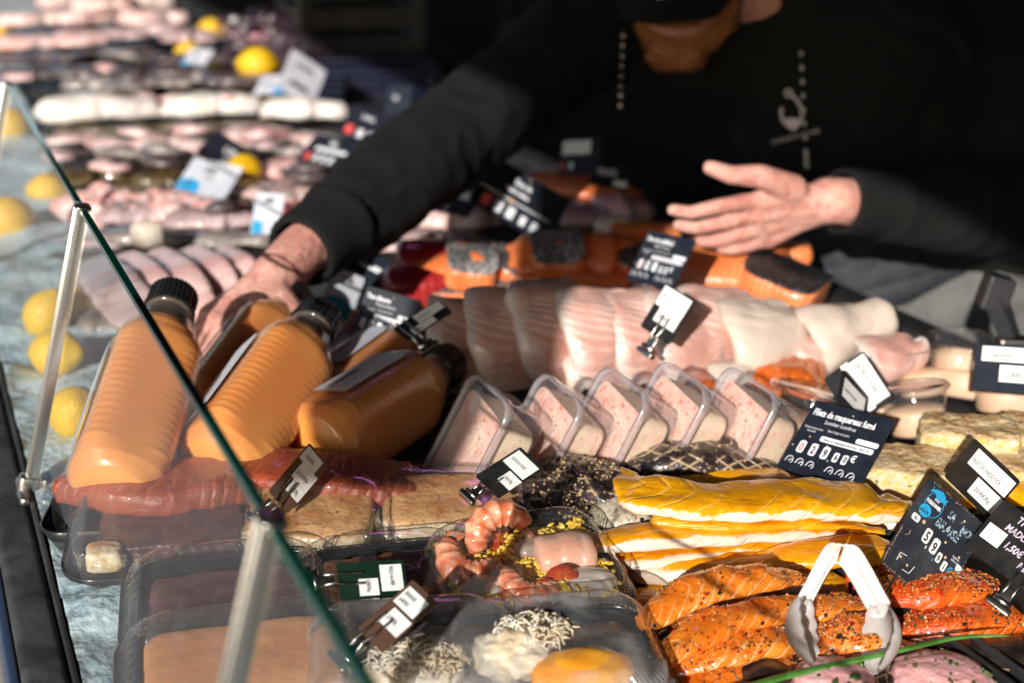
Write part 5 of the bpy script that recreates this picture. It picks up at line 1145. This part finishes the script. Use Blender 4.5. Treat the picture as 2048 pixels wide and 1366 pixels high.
# round clear cups
def cup(px, py, r_, h_, m_fill, label, tilt=(0, 0), fill=.62, z=.012, name='cream_cup', squash=1):
    c = atz(px, py, z); M = Matrix.Translation(c) @ Matrix.Rotation(R(tilt[0]), 4, 'X') @ Matrix.Rotation(R(tilt[1]), 4, 'Y')
    t = empty(name, label=label, cat='clear cup', group='clear cups of cream', mat4=M)
    def lathe(prof, n=48, cap0=False, cap1=False, rib=0):
        bm = nb(); rg = [[bm.verts.new((math.cos(2 * math.pi * k / n) * (a + rib * (k % 2)), math.sin(2 * math.pi * k / n) * (a + rib * (k % 2)) * squash, b)) for k in range(n)] for a, b in prof]
        skin_rings(bm, rg, cap0, cap1); return bm
    obj('cup_wall', lathe([(r_ * .78, 0), (r_ * .82, .002), (r_ * .98, h_ * .9), (r_ * .99, h_)], 64, True, False), m_lid, t)
    obj('cup_lid', lathe([(r_ * .99, h_), (r_ * 1.08, h_ + .0005), (r_ * 1.09, h_ + .004), (r_ * 1.0, h_ + .006), (r_ * .95, h_ + .0045), (r_ * .1, h_ + .005)], 96, False, True, .0006), m_lid, t)
    obj('cream', lathe([(r_ * .72, .001), (r_ * .79, .004), (r_ * (.79 + .17 * fill), h_ * fill - .003), (r_ * (.72 + .17 * fill), h_ * fill), (r_ * .1, h_ * fill + .002)], 48, True, True), m_fill, t)
m_tarama = mat('pale_tarama', (.80, .53, .33), (.82, .60, .42), ns=30, rough=.45, ss=.3, bump=.0008, bs=60)
cup(1600, 905, .036, .052, m_tarama, 'round clear cup of cream beside the milky tubs', (-8, 12))
cup(1850, 790, .030, .040, m_tarama, 'clear cup of cream nearest the last cod piece', (-14, -10))
cup(1925, 800, .034, .042, m_tarama, 'clear cup of cream in the middle of the cups', (-20, 10))
cup(2010, 830, .034, .045, m_tarama, 'clear cup of cream at the right edge behind the terrine', (-14, 6))
cup(1915, 755, .030, .036, m_tarama, 'farthest clear cup, tipped, with its round lid upright', (-34, 10), z=.03)
cup(1835, 868, .030, .040, m_tarama, 'clear cup of cream half hidden left of the terrine', (-12, -8))
cup(1752, 845, .020, .026, m_tarama, 'small clear cup behind the mackerel card', (-12, -4))
# ---- fish terrine slices
x = NT('terrine'); co = x.coord(); sx_ = x.n('ShaderNodeSeparateXYZ'); x.l(co, sx_.inputs[0]); nz = x.noise(co, 60, 4)
pas = x.mix(x.ramp(x.noise(co, 30, 5, .6, 1.5), .4, .62), (.66, .42, .19), (.42, .21, .08)); pas = x.mix(x.ramp(nz, .4, .6), pas, (.74, .56, .32))
fil = x.mix(x.ramp(x.noise(co, 190, 3), .4, .62), (.68, .55, .38), (.66, .47, .12)); fil = x.mix(x.ramp(x.noise(co, 130, 2), .62, .68), fil, (.78, .32, .16)); fil = x.mix(x.ramp(x.noise(co, 150, 2, .5, .4), .67, .70), fil, (.10, .18, .04))
g = x.ramp(x.math('ADD', sx_.outputs[2], x.math('MULTIPLY', x.math('SUBTRACT', nz, .5), .01)), .036, .039)
x.set(Base_Color=x.mix(g, fil, pas), Roughness=.45, Coat_Weight=.2); x.bump(x.noise(co, 220, 4), .003); sss(x, .15); m_terr = x.m
G = 'slices of fish terrine'
def terr(px, py, z, d, rz, label): 
    c = atz(px, py, z); o = slab(None, tuple(c), d, m_terr, 'terrine_slice', label, 'terrine', amp=.003, rz=rz, group=G, cuts=24, pw=9); return o
terr(1930, 935, .020, (.080, .056, .040), -14, 'layered terrine slice on top, under the clear cups')
terr(1835, 1005, .008, (.094, .066, .040), -10, 'layered terrine slice at the left corner of its tray, left of the slate card')
terr(2045, 935, .015, (.060, .06, .040), -8, 'terrine slice cut off by the right edge of the photo')
terr(2000, 1000, .006, (.080, .06, .040), -8, 'terrine slice low in shadow behind the haddock card')
# ---- chive, black rounds with pink mousse at bottom right
m_chive = mat('green_chive', (.05, .16, .02), (.09, .25, .05), ns=90, rough=.35, coat=.2)
bm = nb(); pts = [(1440, 1392, .020), (1560, 1358, .024), (1700, 1325, .030), (1820, 1298, .032), (1920, 1276, .034), (2022, 1272, .038)]
sweep(bm, [atz(*p) for p in pts], [.0062, .0062, .0056, .0048, .0038, .0012], [.0030, .0032, .0030, .0026, .002, .001], seg=60, n=12, amp=.0002); tag(obj('chive_leaf', bm, m_chive, None, atz(1700, 1325, .03)), 'long green chive leaf lying across the bottom right', 'chive')
m_blkfood = mat('black_shell', (.018, .012, .010), (.045, .03, .025), ns=60, rough=.25, coat=.5, bump=.002, bs=120); m_mousse = mat('pink_mousse', (.74, .36, .36), (.80, .46, .45), ns=120, rough=.5, ss=.3, bump=.002, bs=160)
G = 'dark shells with pink mousse'
for k, (px, py, r_, mo, lab) in enumerate(((1700, 1352, .026, 0, 'dark shell under the chive right of the tong tip'), (1665, 1400, .030, 1, 'dark shell filled with pink mousse at the bottom edge, left one'), (1880, 1395, .036, 1, 'dark shell filled with pink mousse at the bottom right, larger one'),
                               (1910, 1312, .032, 0, 'dark shell rim below the red salmon end'), (1800, 1340, .026, 0, 'dark shell between the two pink mousses'), (2020, 1330, .03, 0, 'dark shell in the bottom right corner'), (1530, 1372, .022, 0, 'dark shell with a pale rim left of the tong tip'), (1620, 1340, .018, 0, 'small dark shell between the tong bowls'))):
    c = atz(px, py, .006); t = empty('stuffed_shell', c, lab, 'stuffed shell', G); bm = nb(); lump(bm, c + Vector((0, 0, .004)), (r_, r_, .012), .06); cobj('shell', bm, m_blkfood, t)
    bm = nb(); nn_ = 40; pts = [c + Vector((r_ * .93 * math.cos(a), r_ * .93 * math.sin(a), .011 + .0012 * math.sin(5 * a + k))) for a in [2 * math.pi * i / nn_ for i in range(nn_ + 1)]]; add_tube(bm, pts, .0008, 5, False); cobj('rim', bm, mat('pale_rim', (.30, .20, .13), (.12, .08, .05), ns=200, rough=.6), t)
    if mo: bm = nb(); lump(bm, c + Vector((0, 0, .014)), (r_ * .86, r_ * .80, .010), .10, 4, 3); o = cobj('mousse', bm, m_mousse, t); chips(o, 26, .003, [pep[4], plain('chive_bit', (.05, .12, .02), .5)], nz=.5)
# ================================================================= white plastic tongs
x = NT('white_plastic'); co = x.coord(); x.set(Base_Color=x.mix(x.ramp(x.noise(co, 45, 5), .5, .8), (.77, .75, .74), (.66, .58, .49)), Roughness=.38); sss(x, .15, (.004, .004, .004)); m_tong = x.m
ap = atz(1680, 1108, .072); tipm = atz(1690, 1338, .030); Ydir = (tipm - ap); LT = Ydir.length; Yd = Ydir.normalized(); Xd = Vector((1, 0, 0)); Xd = (Xd - Yd * Xd.dot(Yd)).normalized(); Zd = Yd.cross(Xd) * -1
Zd = Xd.cross(Yd) * -1 if Xd.cross(Yd).z < 0 else Xd.cross(Yd)
M = Matrix((Xd, Yd, Zd)).transposed().to_4x4()
if M.determinant() < 0: Zd = -Zd; M = Matrix((Xd, Yd, Zd)).transposed().to_4x4()
M.translation = ap; t = empty('serving_tongs', label='small white plastic serving tongs with two scalloped scoops standing on the salmon', cat='tongs', mat4=M)
zs = 1 if (M.to_3x3() @ Vector((0, 0, 1))).z > 0 else -1
for s in (-1, 1):
    bm = nb(); n = 20
    # arm: U channel strip, wide face outwards
    path = [(s * .001, .0), (s * .0090, .012 * LT), (s * .0160, .16 * LT), (s * .0225, .34 * LT), (s * .0275, .47 * LT)]; P_ = catmull(path, 22)
    def strip(P_, wz, th, taper=1.0):
        rg = []
        for i, p in enumerate(P_):
            a = Vector(P_[max(i - 1, 0)]); b = Vector(P_[min(i + 1, len(P_) - 1)]); d = (b - a); d = Vector((d.x, d.y)).normalized(); nx, ny = -d.y * s, d.x * s
            if nx * s < 0: nx, ny = -nx, -ny
            w_ = wz * (1 + (taper - 1) * i / (len(P_) - 1))
            rg.append([bm.verts.new((p[0] + nx * u_, p[1] + ny * u_, v_)) for u_, v_ in ((-th / 2, -w_ / 2), (th / 2 + .0, -w_ / 2), (th / 2, w_ / 2), (-th / 2, w_ / 2))])
        skin_rings(bm, rg, True, True)
    strip(P_, .0215, .0022, .86)
    # the turned-in flanges of the channel
    for zz in (-1, 1):
        rg = []
        for i, p in enumerate(P_):
            wv = .0215 * (1 - .14 * i / 21) / 2 * zz; rg.append([bm.verts.new((p[0] - s * u_, p[1], wv + v_)) for u_, v_ in ((0, -.0008), (.0080 - .001 * i / 21, -.0008), (.0080 - .001 * i / 21, .0008), (0, .0008))])
        skin_rings(bm, rg, True, True)
    bmesh.ops.recalc_face_normals(bm, faces=bm.faces[:]); obj('arm', bm, m_tong, t, smooth=False)
    bm = nb(); ns_, na = 26, 20; g = []
    for i in range(ns_ + 1):
        f = i / ns_; y = LT * (.40 + .60 * f); bulge = math.sin(math.pi * (f * .86 + .10)) ** .8; cx_ = s * (.0205 + .001 * f - .004 * f * f); R1 = .0165 * bulge; R2 = .0150 * bulge
        row = []
        am = math.pi * (.46 + .04 * abs(math.sin(f * math.pi * 5.5))); th_ = R(-28)
        for j in range(na + 1):
            a = -am + 2 * am * j / na; ox, oz = R1 * s * math.cos(a), R2 * math.sin(a); row.append(bm.verts.new((cx_ + ox * math.cos(th_) + oz * s * math.sin(th_), y, -ox * s * math.sin(th_) + oz * math.cos(th_))))
        g.append(row)
    for a, b in zip(g, g[1:]):
        for j in range(na): bm.faces.new((a[j], a[j + 1], b[j + 1], b[j]) if s > 0 else (a[j + 1], a[j], b[j], b[j + 1]))
    bmesh.ops.solidify(bm, geom=bm.faces[:], thickness=.0014); bmesh.ops.recalc_face_normals(bm, faces=bm.faces[:]); obj('scoop', bm, m_tong, t)
# ================================================================= lemons on the ice
x = NT('lemon_peel'); co = x.coord(); x.set(Base_Color=x.mix(x.ramp(x.noise(co, 25, 3), .35, .7), (.82, .50, .01), (.74, .44, .01)), Roughness=.35, Coat_Weight=.2); x.bump(x.voro(co, 380), .0010); sss(x, .15); m_lem = x.m
def lemon(px, py, z, r_, rot, label, m=m_lem):
    c = atz(px, py, z); t = empty('lemon', c, label, 'lemon', 'lemons on the ice'); bm = nb(); q = bmesh.ops.create_icosphere(bm, subdivisions=4, radius=1); Rm = Matrix.Rotation(R(rot), 3, 'Z') @ Matrix.Rotation(R(rot * .3), 3, 'Y')
    for v in q['verts']:
        p = v.co.copy(); e = max(0, abs(p.x) - .86) / .14; p.x *= 1.12 + .16 * e; p *= r_; v.co = Rm @ p + c
    cobj('peel', bm, m, t); bm = nb(); e = Rm @ Vector((r_ * 1.25, 0, 0)); add_tube(bm, [c + e * .96, c + e * 1.03], [.0035, .002], 8); cobj('stem', bm, pep[4], t)
lemon(92, 628, .030, .0245, 200, 'lemon behind the pale metal post, the upper one of the pair')
lemon(140, 612, .025, .022, 20, 'lemon mostly hidden behind the upper one of the pair')
lemon(112, 705, .025, .0245, -12, 'lemon with its stem facing right, lower one of the pair')
lemon(150, 825, .028, .0245, 110, 'lemon half hidden behind the leftmost bottle label')
lemon(18, 436, .030, .031, 40, 'lemon at the left edge of the photo')
lemon(20, 250, .030, .034, 40, 'orange yellow lemon far left behind the glass')
lemon(95, 380, .020, .026, 10, 'lemon lying deep among the flat fish behind the glass')
lemon(516, 128, .062, .040, 10, 'bright lemon in front of the pink plastic bag')
lemon(424, 62, .060, .036, 0, 'small far lemon near the top edge')
lemon(490, 345, .035, .030, 80, 'lemon peeping out behind the broad white card')
lemon(780, 700, .030, .030, 100, 'lemon behind the slim clip card and the albacore card')
lemon(378, 105, .035, .030, 30, 'dim lemon behind the small tilted white card')
lemon(0, 58, .05, .030, 30, 'lemon at the top left corner')
# ================================================================= the blurred far part of the stall
def row(name, y, xs, w, h, z, m, labels, cat, group, dy=-10, **k):
    for (x0, x1), lab in zip(xs, labels):
        n = 7; jy = random.uniform(-5, 5); w = w * random.uniform(.8, 1.2); h = h * random.uniform(.8, 1.25); dy = dy + random.uniform(-22, 22); pts = [(x0 + (x1 - x0) * i / (n - 1), y + jy + dy * (x0 + (x1 - x0) * i / (n - 1)) / 600 + random.uniform(-2, 2), z) for i in range(n)]
        prof = [a * random.uniform(.88, 1.1) for a in (.45, .85, 1, 1.0, .85, .6, .35)]; fillet(name, pts, [w * p for p in prof], [h * (.5 + .5 * p) for p in prof], m, lab, cat, group, seg=28, n=18, amp=k.get('amp', .004), nsc=20, ex=random.uniform(.6, 1.0))
# white bellied flat fish
row('flat_fish', 246, [(68, 325), (320, 535), (520, 700)], 120, 60, .022, m_whitefish, ['white bellied fish at the left of the row of three, behind the glass corner', 'white bellied fish in the middle of the row of three', 'white bellied fish at the right of the row of three, beside the navy cards'], 'white fish', 'white bellied fish in a row', dy=-20)
row('olive_fish', 272, [(80, 330), (300, 560)], 60, 18, .005, m_olive, ['olive skinned fish under the left white belly', 'olive skinned fish under the middle white belly'], 'flat fish', 'olive flat fish', dy=-14)
row('olive_fish', 212, [(120, 330), (300, 520), (470, 640)], 80, 34, .022, m_olive, ['olive skinned fish behind the left white belly', 'olive skinned fish behind the middle white belly', 'olive skinned fish behind the right white belly'], 'flat fish', 'olive flat fish', dy=-18)
row('grey_fish', 186, [(120, 240), (200, 300), (280, 390), (370, 480), (450, 560)], 70, 42, .03, m_grey, ['mottled grey fish, first from the left in its row', 'mottled grey fish, second from the left in its row', 'mottled grey fish with a pale head in the middle of its row', 'mottled grey fish below the small tilted card', 'mottled grey fish below the bright lemon'], 'grey fish', 'mottled grey fish', dy=-6)
row('dark_fish', 160, [(-20, 120), (90, 230), (190, 330), (300, 420), (400, 520)], 90, 40, .03, m_dark, ['dark violet fish at the left edge, first in the dark row', 'dark violet fish with a blue gleam, second in the dark row', 'dark violet fish in the middle of the dark row', 'dark violet fish left of the small tilted card', 'dark violet fish behind the round blue print'], 'dark fish', 'dark fish in shadow', dy=-10)  # shadowed row: its shade is put into the dark skin colour
row('dark_fish', 126, [(-20, 200), (150, 330), (300, 460)], 110, 34, .03, m_dark, ['long dark fish behind the pink fillets, left one', 'long dark fish behind the pink fillets, middle one', 'long dark fish behind the pink fillets, right one'], 'dark fish', 'long dark fish', dy=-14)
row('pink_fillet', 102, [(-10, 130), (115, 215)], 120, 52, .05, m_redpink, ['pale pink fillet at the left of the far pair', 'stronger pink fillet right of the far pair'], 'fish fillet', 'far pink fillets', dy=-16)
row('mullet', 80, [(190, 290), (270, 360), (340, 430)], 90, 40, .05, m_mauve, ['brown pink fish left in the far row', 'brown pink fish in the middle of the far row', 'brown pink fish beside the far lemon'], 'fish', 'brown pink fish', dy=-4)
row('fish_wing', 52, [(0, 95), (75, 190), (160, 260), (240, 380)], 110, 50, .07, m_pinkw, ['white fish wing at the far left', 'white fish wing second from the left at the back', 'pinkish fish wing at the back', 'pale striped fish wing nearest the dark opening'], 'fish wing', 'far fish wings', dy=-4)
row('fish_wing', 26, [(95, 170), (170, 260), (240, 340)], 120, 70, .10, m_pinkw, ['upright pink fish wing, leftmost of the back row', 'upright pink fish wing in the middle of the back row', 'upright white fish wing, rightmost of the back row'], 'fish wing', 'farthest fish wings', dy=-4)
# pink fillets left of the sleeve
row('pink_fillet', 312, [(95, 300), (265, 420)], 110, 46, .022, m_pinkw, ['pale pink fillet behind the brown flat fish, left one', 'pale pink fillet behind the brown flat fish, right one'], 'fish fillet', 'pale pink fillets', dy=-4)
row('pink_fillet', 296, [(440, 590), (540, 690)], 90, 44, .02, m_pinkw, ['pink fillet with a red edge behind the dark card', 'pink fillet behind the digits card'], 'fish fillet', 'pink fillets with red edges', dy=-4)
row('pink_fillet', 348, [(500, 650), (560, 700)], 90, 34, .02, m_pink, ['pink fillet below the digits card', 'pink fillet tucked under the sleeve'], 'fish fillet', 'pink fillets near the sleeve', dy=-4)
row('pink_fillet', 392, [(455, 600), (500, 640)], 100, 30, .02, m_pinkw, ['large pale fillet around the upright white card', 'pale fillet right of the upright white card'], 'fish fillet', 'large pale fillets', dy=-4)
row('pink_fillet', 424, [(560, 660)], 80, 26, .01, m_tuna, ['dark red fillet beside the cuff'], 'fish fillet', None, dy=-4)
# brown flat fish
row('sole', 362, [(105, 215), (175, 300), (280, 400)], 110, 34, .018, m_olive, ['brown sole right behind the glass edge', 'brown sole in the middle of the row of soles', 'brown sole under the broad white card'], 'sole', 'brown soles', dy=-2)
row('sole', 382, [(210, 380)], 70, 20, .008, m_olive, ['brown sole lying lowest, above the pink chunks'], 'sole', 'brown soles', dy=-2)
# pink-white chunks
for i, (px, py) in enumerate(((170, 405), (205, 398), (240, 408), (275, 412), (225, 425), (310, 405), (345, 408), (380, 412), (300, 426), (260, 430), (420, 420), (405, 432), (180, 432), (340, 430), (150, 415), (450, 428))):
    c = atz(px, py, .030); t_ = nb(); lump(t_, c, (random.uniform(.026, .036), random.uniform(.02, .028), random.uniform(.016, .022)), .25, 3, 1.5)
    lay = t_.loops.layers.uv.verify()
    for f in t_.faces:
        for l in f.loops: l[lay].uv = (l.vert.co.x * 10, .25 + (l.vert.co.z - c.z) * 8)
    tag(obj('monkfish_cheek', t_, m_redpink, None, c), 'small pink and white fish chunk heaped above the grey squid', 'fish chunk', 'pink fish chunks in a heap')
# grey mauve squid tubes
row('squid', 448, [(170, 380), (330, 530)], 70, 30, .02, m_mauve, ['grey mauve squid at the back, left of the wrist card', 'grey mauve squid ending under the wrist card'], 'squid', 'grey squid strips')
row('squid', 476, [(180, 400), (330, 540)], 60, 28, .022, m_grey, ['pale grey squid tube behind the white ring', 'pale grey squid tube with a gleam ending near the wrist'], 'squid', 'pale squid tubes')
row('squid', 496, [(150, 380), (350, 545)], 60, 24, .012, m_mauve, ['grey squid strip in front of the white ring', 'grey squid strip just above the pink slices'], 'squid', 'front squid strips')
row('squid', 515, [(90, 300), (280, 520)], 40, 18, .008, m_dark, ['thin dark squid strip left above the pink slices', 'thin dark squid strip right above the pink slices'], 'squid', 'thin dark squid strips')
bm = nb(); a, b = atz(262, 470, .055), atz(325, 467, .055); add_tube(bm, [a, a.lerp(b, .5), b], [.013, .0185, .016], 24, False); bmesh.ops.solidify(bm, geom=bm.faces[:], thickness=.004)
tag(obj('squid_ring', bm, mat('squid_white', (.82, .70, .58), (.86, .78, .68), ns=40, rough=.35, ss=.3), None, a), 'short cream white squid ring lying on the grey squid', 'squid ring')
# mauve pink fillet slices near the hand
def slice_(x0, y0, x1, y1, w, label, z0=.035, z1=.05, m=m_pink, h=16, roll=-.35):
    fillet('skate_slice', [(x0, y0, z1), ((x0 + x1) / 2 + 6, (y0 + y1) / 2 - 8, (z0 + z1) / 2 + .012), (x1, y1, z0)], [w * .7, w, w * .8], [h * .8, h, h * .8], m, label, 'fish slice', 'pink slices overlapping near the hand', seg=30, n=22, roll=roll, ex=.5, amp=.0015)
slice_(240, 520, 330, 640, 56, 'pink slice at the left, right behind the glass edge'); slice_(300, 512, 400, 640, 60, 'pink slice second from the left, above the tallest bottle cap')
slice_(370, 508, 455, 610, 54, 'pink slice third from the left, touching the hand'); slice_(430, 510, 500, 590, 50, 'pink slice next to the wrist'); slice_(180, 530, 280, 650, 60, 'mauve slice furthest left behind the glass', m=m_mauve)
row('mauve_fillet', 600, [(120, 330)], 110, 32, .015, m_mauve, ['broad mauve fillet right of the lemons'], 'fish fillet', None); row('mauve_fillet', 655, [(150, 330)], 80, 20, .008, m_grey, ['grey fillet low behind the tallest bottle'], 'fish fillet', None)
row('mauve_fillet', 690, [(560, 740)], 110, 34, .012, m_tuna, ['dark red fillet between the bottle caps'], 'fish fillet', None); row('mauve_fillet', 650, [(600, 730)], 90, 30, .015, m_mauve, ['mauve fillet under the white and blue card by the wrist'], 'fish fillet', None)
row('mauve_fillet', 725, [(640, 760), (820, 960)], 70, 26, .010, m_mauve, ['mauve fillet just behind the lying bottle', 'mauve fillet behind the lying bottle cap'], 'fish fillet', 'mauve fillets behind the bottles')
# beyond the sleeve, centre
row('pale_fillet', 438, [(760, 960), (820, 1010)], 100, 40, .02, m_pinkw, ['broad pale fillet between cuff and navy card', 'pale fillet under the navy card with red digits'], 'fish fillet', 'broad pale fillets', dy=8)
row('pale_fillet', 478, [(700, 880), (860, 1000)], 90, 30, .018, m_pinkw, ['pale fillet above the red tuna', 'pale fillet above the silver salmon steak'], 'fish fillet', 'pale fillets above the tuna', dy=8)
row('pink_fillet', 348, [(900, 1040), (960, 1120)], 110, 26, .02, m_pink, ['pink fillet behind the large navy card, left', 'pink fillet behind the large navy card, right'], 'fish fillet', 'pink fillets behind the navy card', dy=8)
fillet('salmon_fillet_raw', [(1030, 362, .03), (1120, 378, .035), (1200, 388, .035), (1262, 392, .02)], [50, 110, 120, 60], [14, 34, 34, 16], m_salraw, 'ribbed orange salmon fillet lying behind the large navy card', 'salmon fillet', seg=40, n=24)
row('pink_fillet', 432, [(1110, 1240), (1180, 1300)], 90, 34, .022, m_pink, ['pink fillet right of the large navy card', 'pink fillet behind the white ended one'], 'fish fillet', 'pink fillets right of the navy card', dy=8)
row('pale_fillet', 445, [(1190, 1310)], 60, 34, .03, m_codw, ['white ended fillet left of the navy cod card'], 'fish fillet', None, dy=8)
row('pale_fillet', 462, [(1120, 1260)], 60, 24, .02, m_pinkw, ['slim pale fillet above the salmon heap'], 'fish fillet', None, dy=8)
row('smoked_herring', 300, [(960, 1120), (1020, 1160)], 130, 60, .03, m_smkdark, ['brown smoked herring in the gap under the arm, front', 'brown smoked herring in the gap under the arm, back'], 'smoked fish', 'brown smoked herrings', dy=-30)
row('smoked_herring', 262, [(1020, 1170)], 130, 60, .05, m_smkdark, ['brown smoked herring just below the raised sleeve'], 'smoked fish', None, dy=-30)
# plastic bag, crates and tubs in the dark at the back
m_bag = clear('pink_bag_film', tint=(.88, .74, .82), milk=.08, milkcol=(.32, .18, .25), rough=.25, ior=1.5)
bm = nb(); c = atz(510, 128, .06) + Vector((0, .10, .035)); lump(bm, c, (.085, .06, .075), .55, 5, 2.2); tag(obj('plastic_bag', bm, m_bag, None, c), 'see-through pink plastic bag behind the bright lemon', 'plastic bag')
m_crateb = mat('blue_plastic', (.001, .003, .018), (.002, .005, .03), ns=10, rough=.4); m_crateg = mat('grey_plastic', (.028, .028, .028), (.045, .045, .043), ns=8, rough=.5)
def crate(c, d, rz, m, label, h=.14):
    t = empty('crate', c, label, 'crate'); Rm = Matrix.Rotation(R(rz), 3, 'Z'); bm = nb(); L_, W2 = d; w_ = .006
    add_box(bm, Vector(c) + Vector((0, 0, .004)), (L_, W2, .008), Rm)
    for s in (-1, 1):
        for k in range(4):
            add_box(bm, Vector(c) + Rm @ Vector((0, s * (W2 / 2 - w_ / 2), .02 + k * h / 4)), (L_, w_, h / 4 * .7), Rm, .002); add_box(bm, Vector(c) + Rm @ Vector((s * (L_ / 2 - w_ / 2), 0, .02 + k * h / 4)), (w_, W2 - .014, h / 4 * .7), Rm, .002)
        for q in (-1, 1): add_box(bm, Vector(c) + Rm @ Vector((s * (L_ / 2 - .012), q * (W2 / 2 - .012), h / 2)), (.03, .03, h), Rm, .003)
    cobj('slatted_box', bm, m, t, False); bm = nb()
    for s in (-1, 1): add_box(bm, Vector(c) + Rm @ Vector((0, s * W2 / 2, h + .006)), (L_ + .02, .018, .012), Rm, .003); add_box(bm, Vector(c) + Rm @ Vector((s * (L_ / 2), 0, h + .0065)), (.018, W2, .012), Rm, .003)
    cobj('rim', bm, m, t, False)
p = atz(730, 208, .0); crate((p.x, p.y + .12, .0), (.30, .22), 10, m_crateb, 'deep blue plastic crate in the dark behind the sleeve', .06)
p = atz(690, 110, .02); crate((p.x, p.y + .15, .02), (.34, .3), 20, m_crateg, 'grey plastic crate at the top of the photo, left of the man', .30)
# loose pieces lying across the far rows
rn = random.Random(21)
for i in range(46):
    px = rn.uniform(20, 620); py = rn.uniform(60, 430)
    if px < 30 + (py - 170) * .6: continue
    if 215 < py < 262 or (330 < px < 500 and 280 < py < 400): continue
    a = rn.uniform(-.5, .5) + (math.pi if rn.random() < .5 else 0); L_ = rn.uniform(26, 62); dx, dy = math.cos(a) * L_, math.sin(a) * L_ * .5
    m_ = rn.choice((m_mauve, m_pink, m_redpink, m_grey, m_dark, m_pinkw)); lab = {'m': 'mauve grey fish offcut lying across the far rows', 'p': 'pink fish offcut lying across the far rows', 'd': 'dark fish offcut lying across the far rows'}
    key = 'd' if m_ is m_dark else ('m' if m_ in (m_mauve, m_grey) else 'p')
    w_ = rn.uniform(30, 60); fillet('fish_offcut', [(px - dx, py - dy, .030), (px - dx * .3, py - dy * .3 - 3, .046), (px + dx * .4, py + dy * .4 - 2, .046), (px + dx, py + dy, .028)], [w_ * .4, w_, w_ * .8, w_ * .3], [8, 20, 18, 8], m_, lab[key], 'fish piece', {'m': 'mauve offcuts on the far rows', 'p': 'pink offcuts on the far rows', 'd': 'dark offcuts on the far rows'}[key], seg=18, n=14, amp=.004, nsc=35)
# ---- dark steel bracket at the right edge
t = empty('shelf_bracket', atz(2050, 860, .0), 'dark steel bracket rising from the counter at the right edge', 'bracket')
bm = nb(); D0 = 1.44
add_tube(bm, [atd(2062, 860, 1.36), atd(2030, 690, D0)], [.009, .009], 4); add_tube(bm, [atd(2030, 700, D0), atd(1992, 600, D0)], [.010, .013], 4); cobj('arm', bm, m_black, t, False)
bm = nb(); add_box(bm, atd(1990, 585, D0), (.028, .026, .036), Matrix.Rotation(R(14), 3, 'Y'), .003); cobj('head', bm, m_black, t, False)
bm = nb(); add_box(bm, atd(2028, 690, D0 - .012), (.034, .02, .016), None, .003); cobj('collar', bm, m_steel, t, False)
# ---- paper strip near the clip of the brandade card, cling film scraps
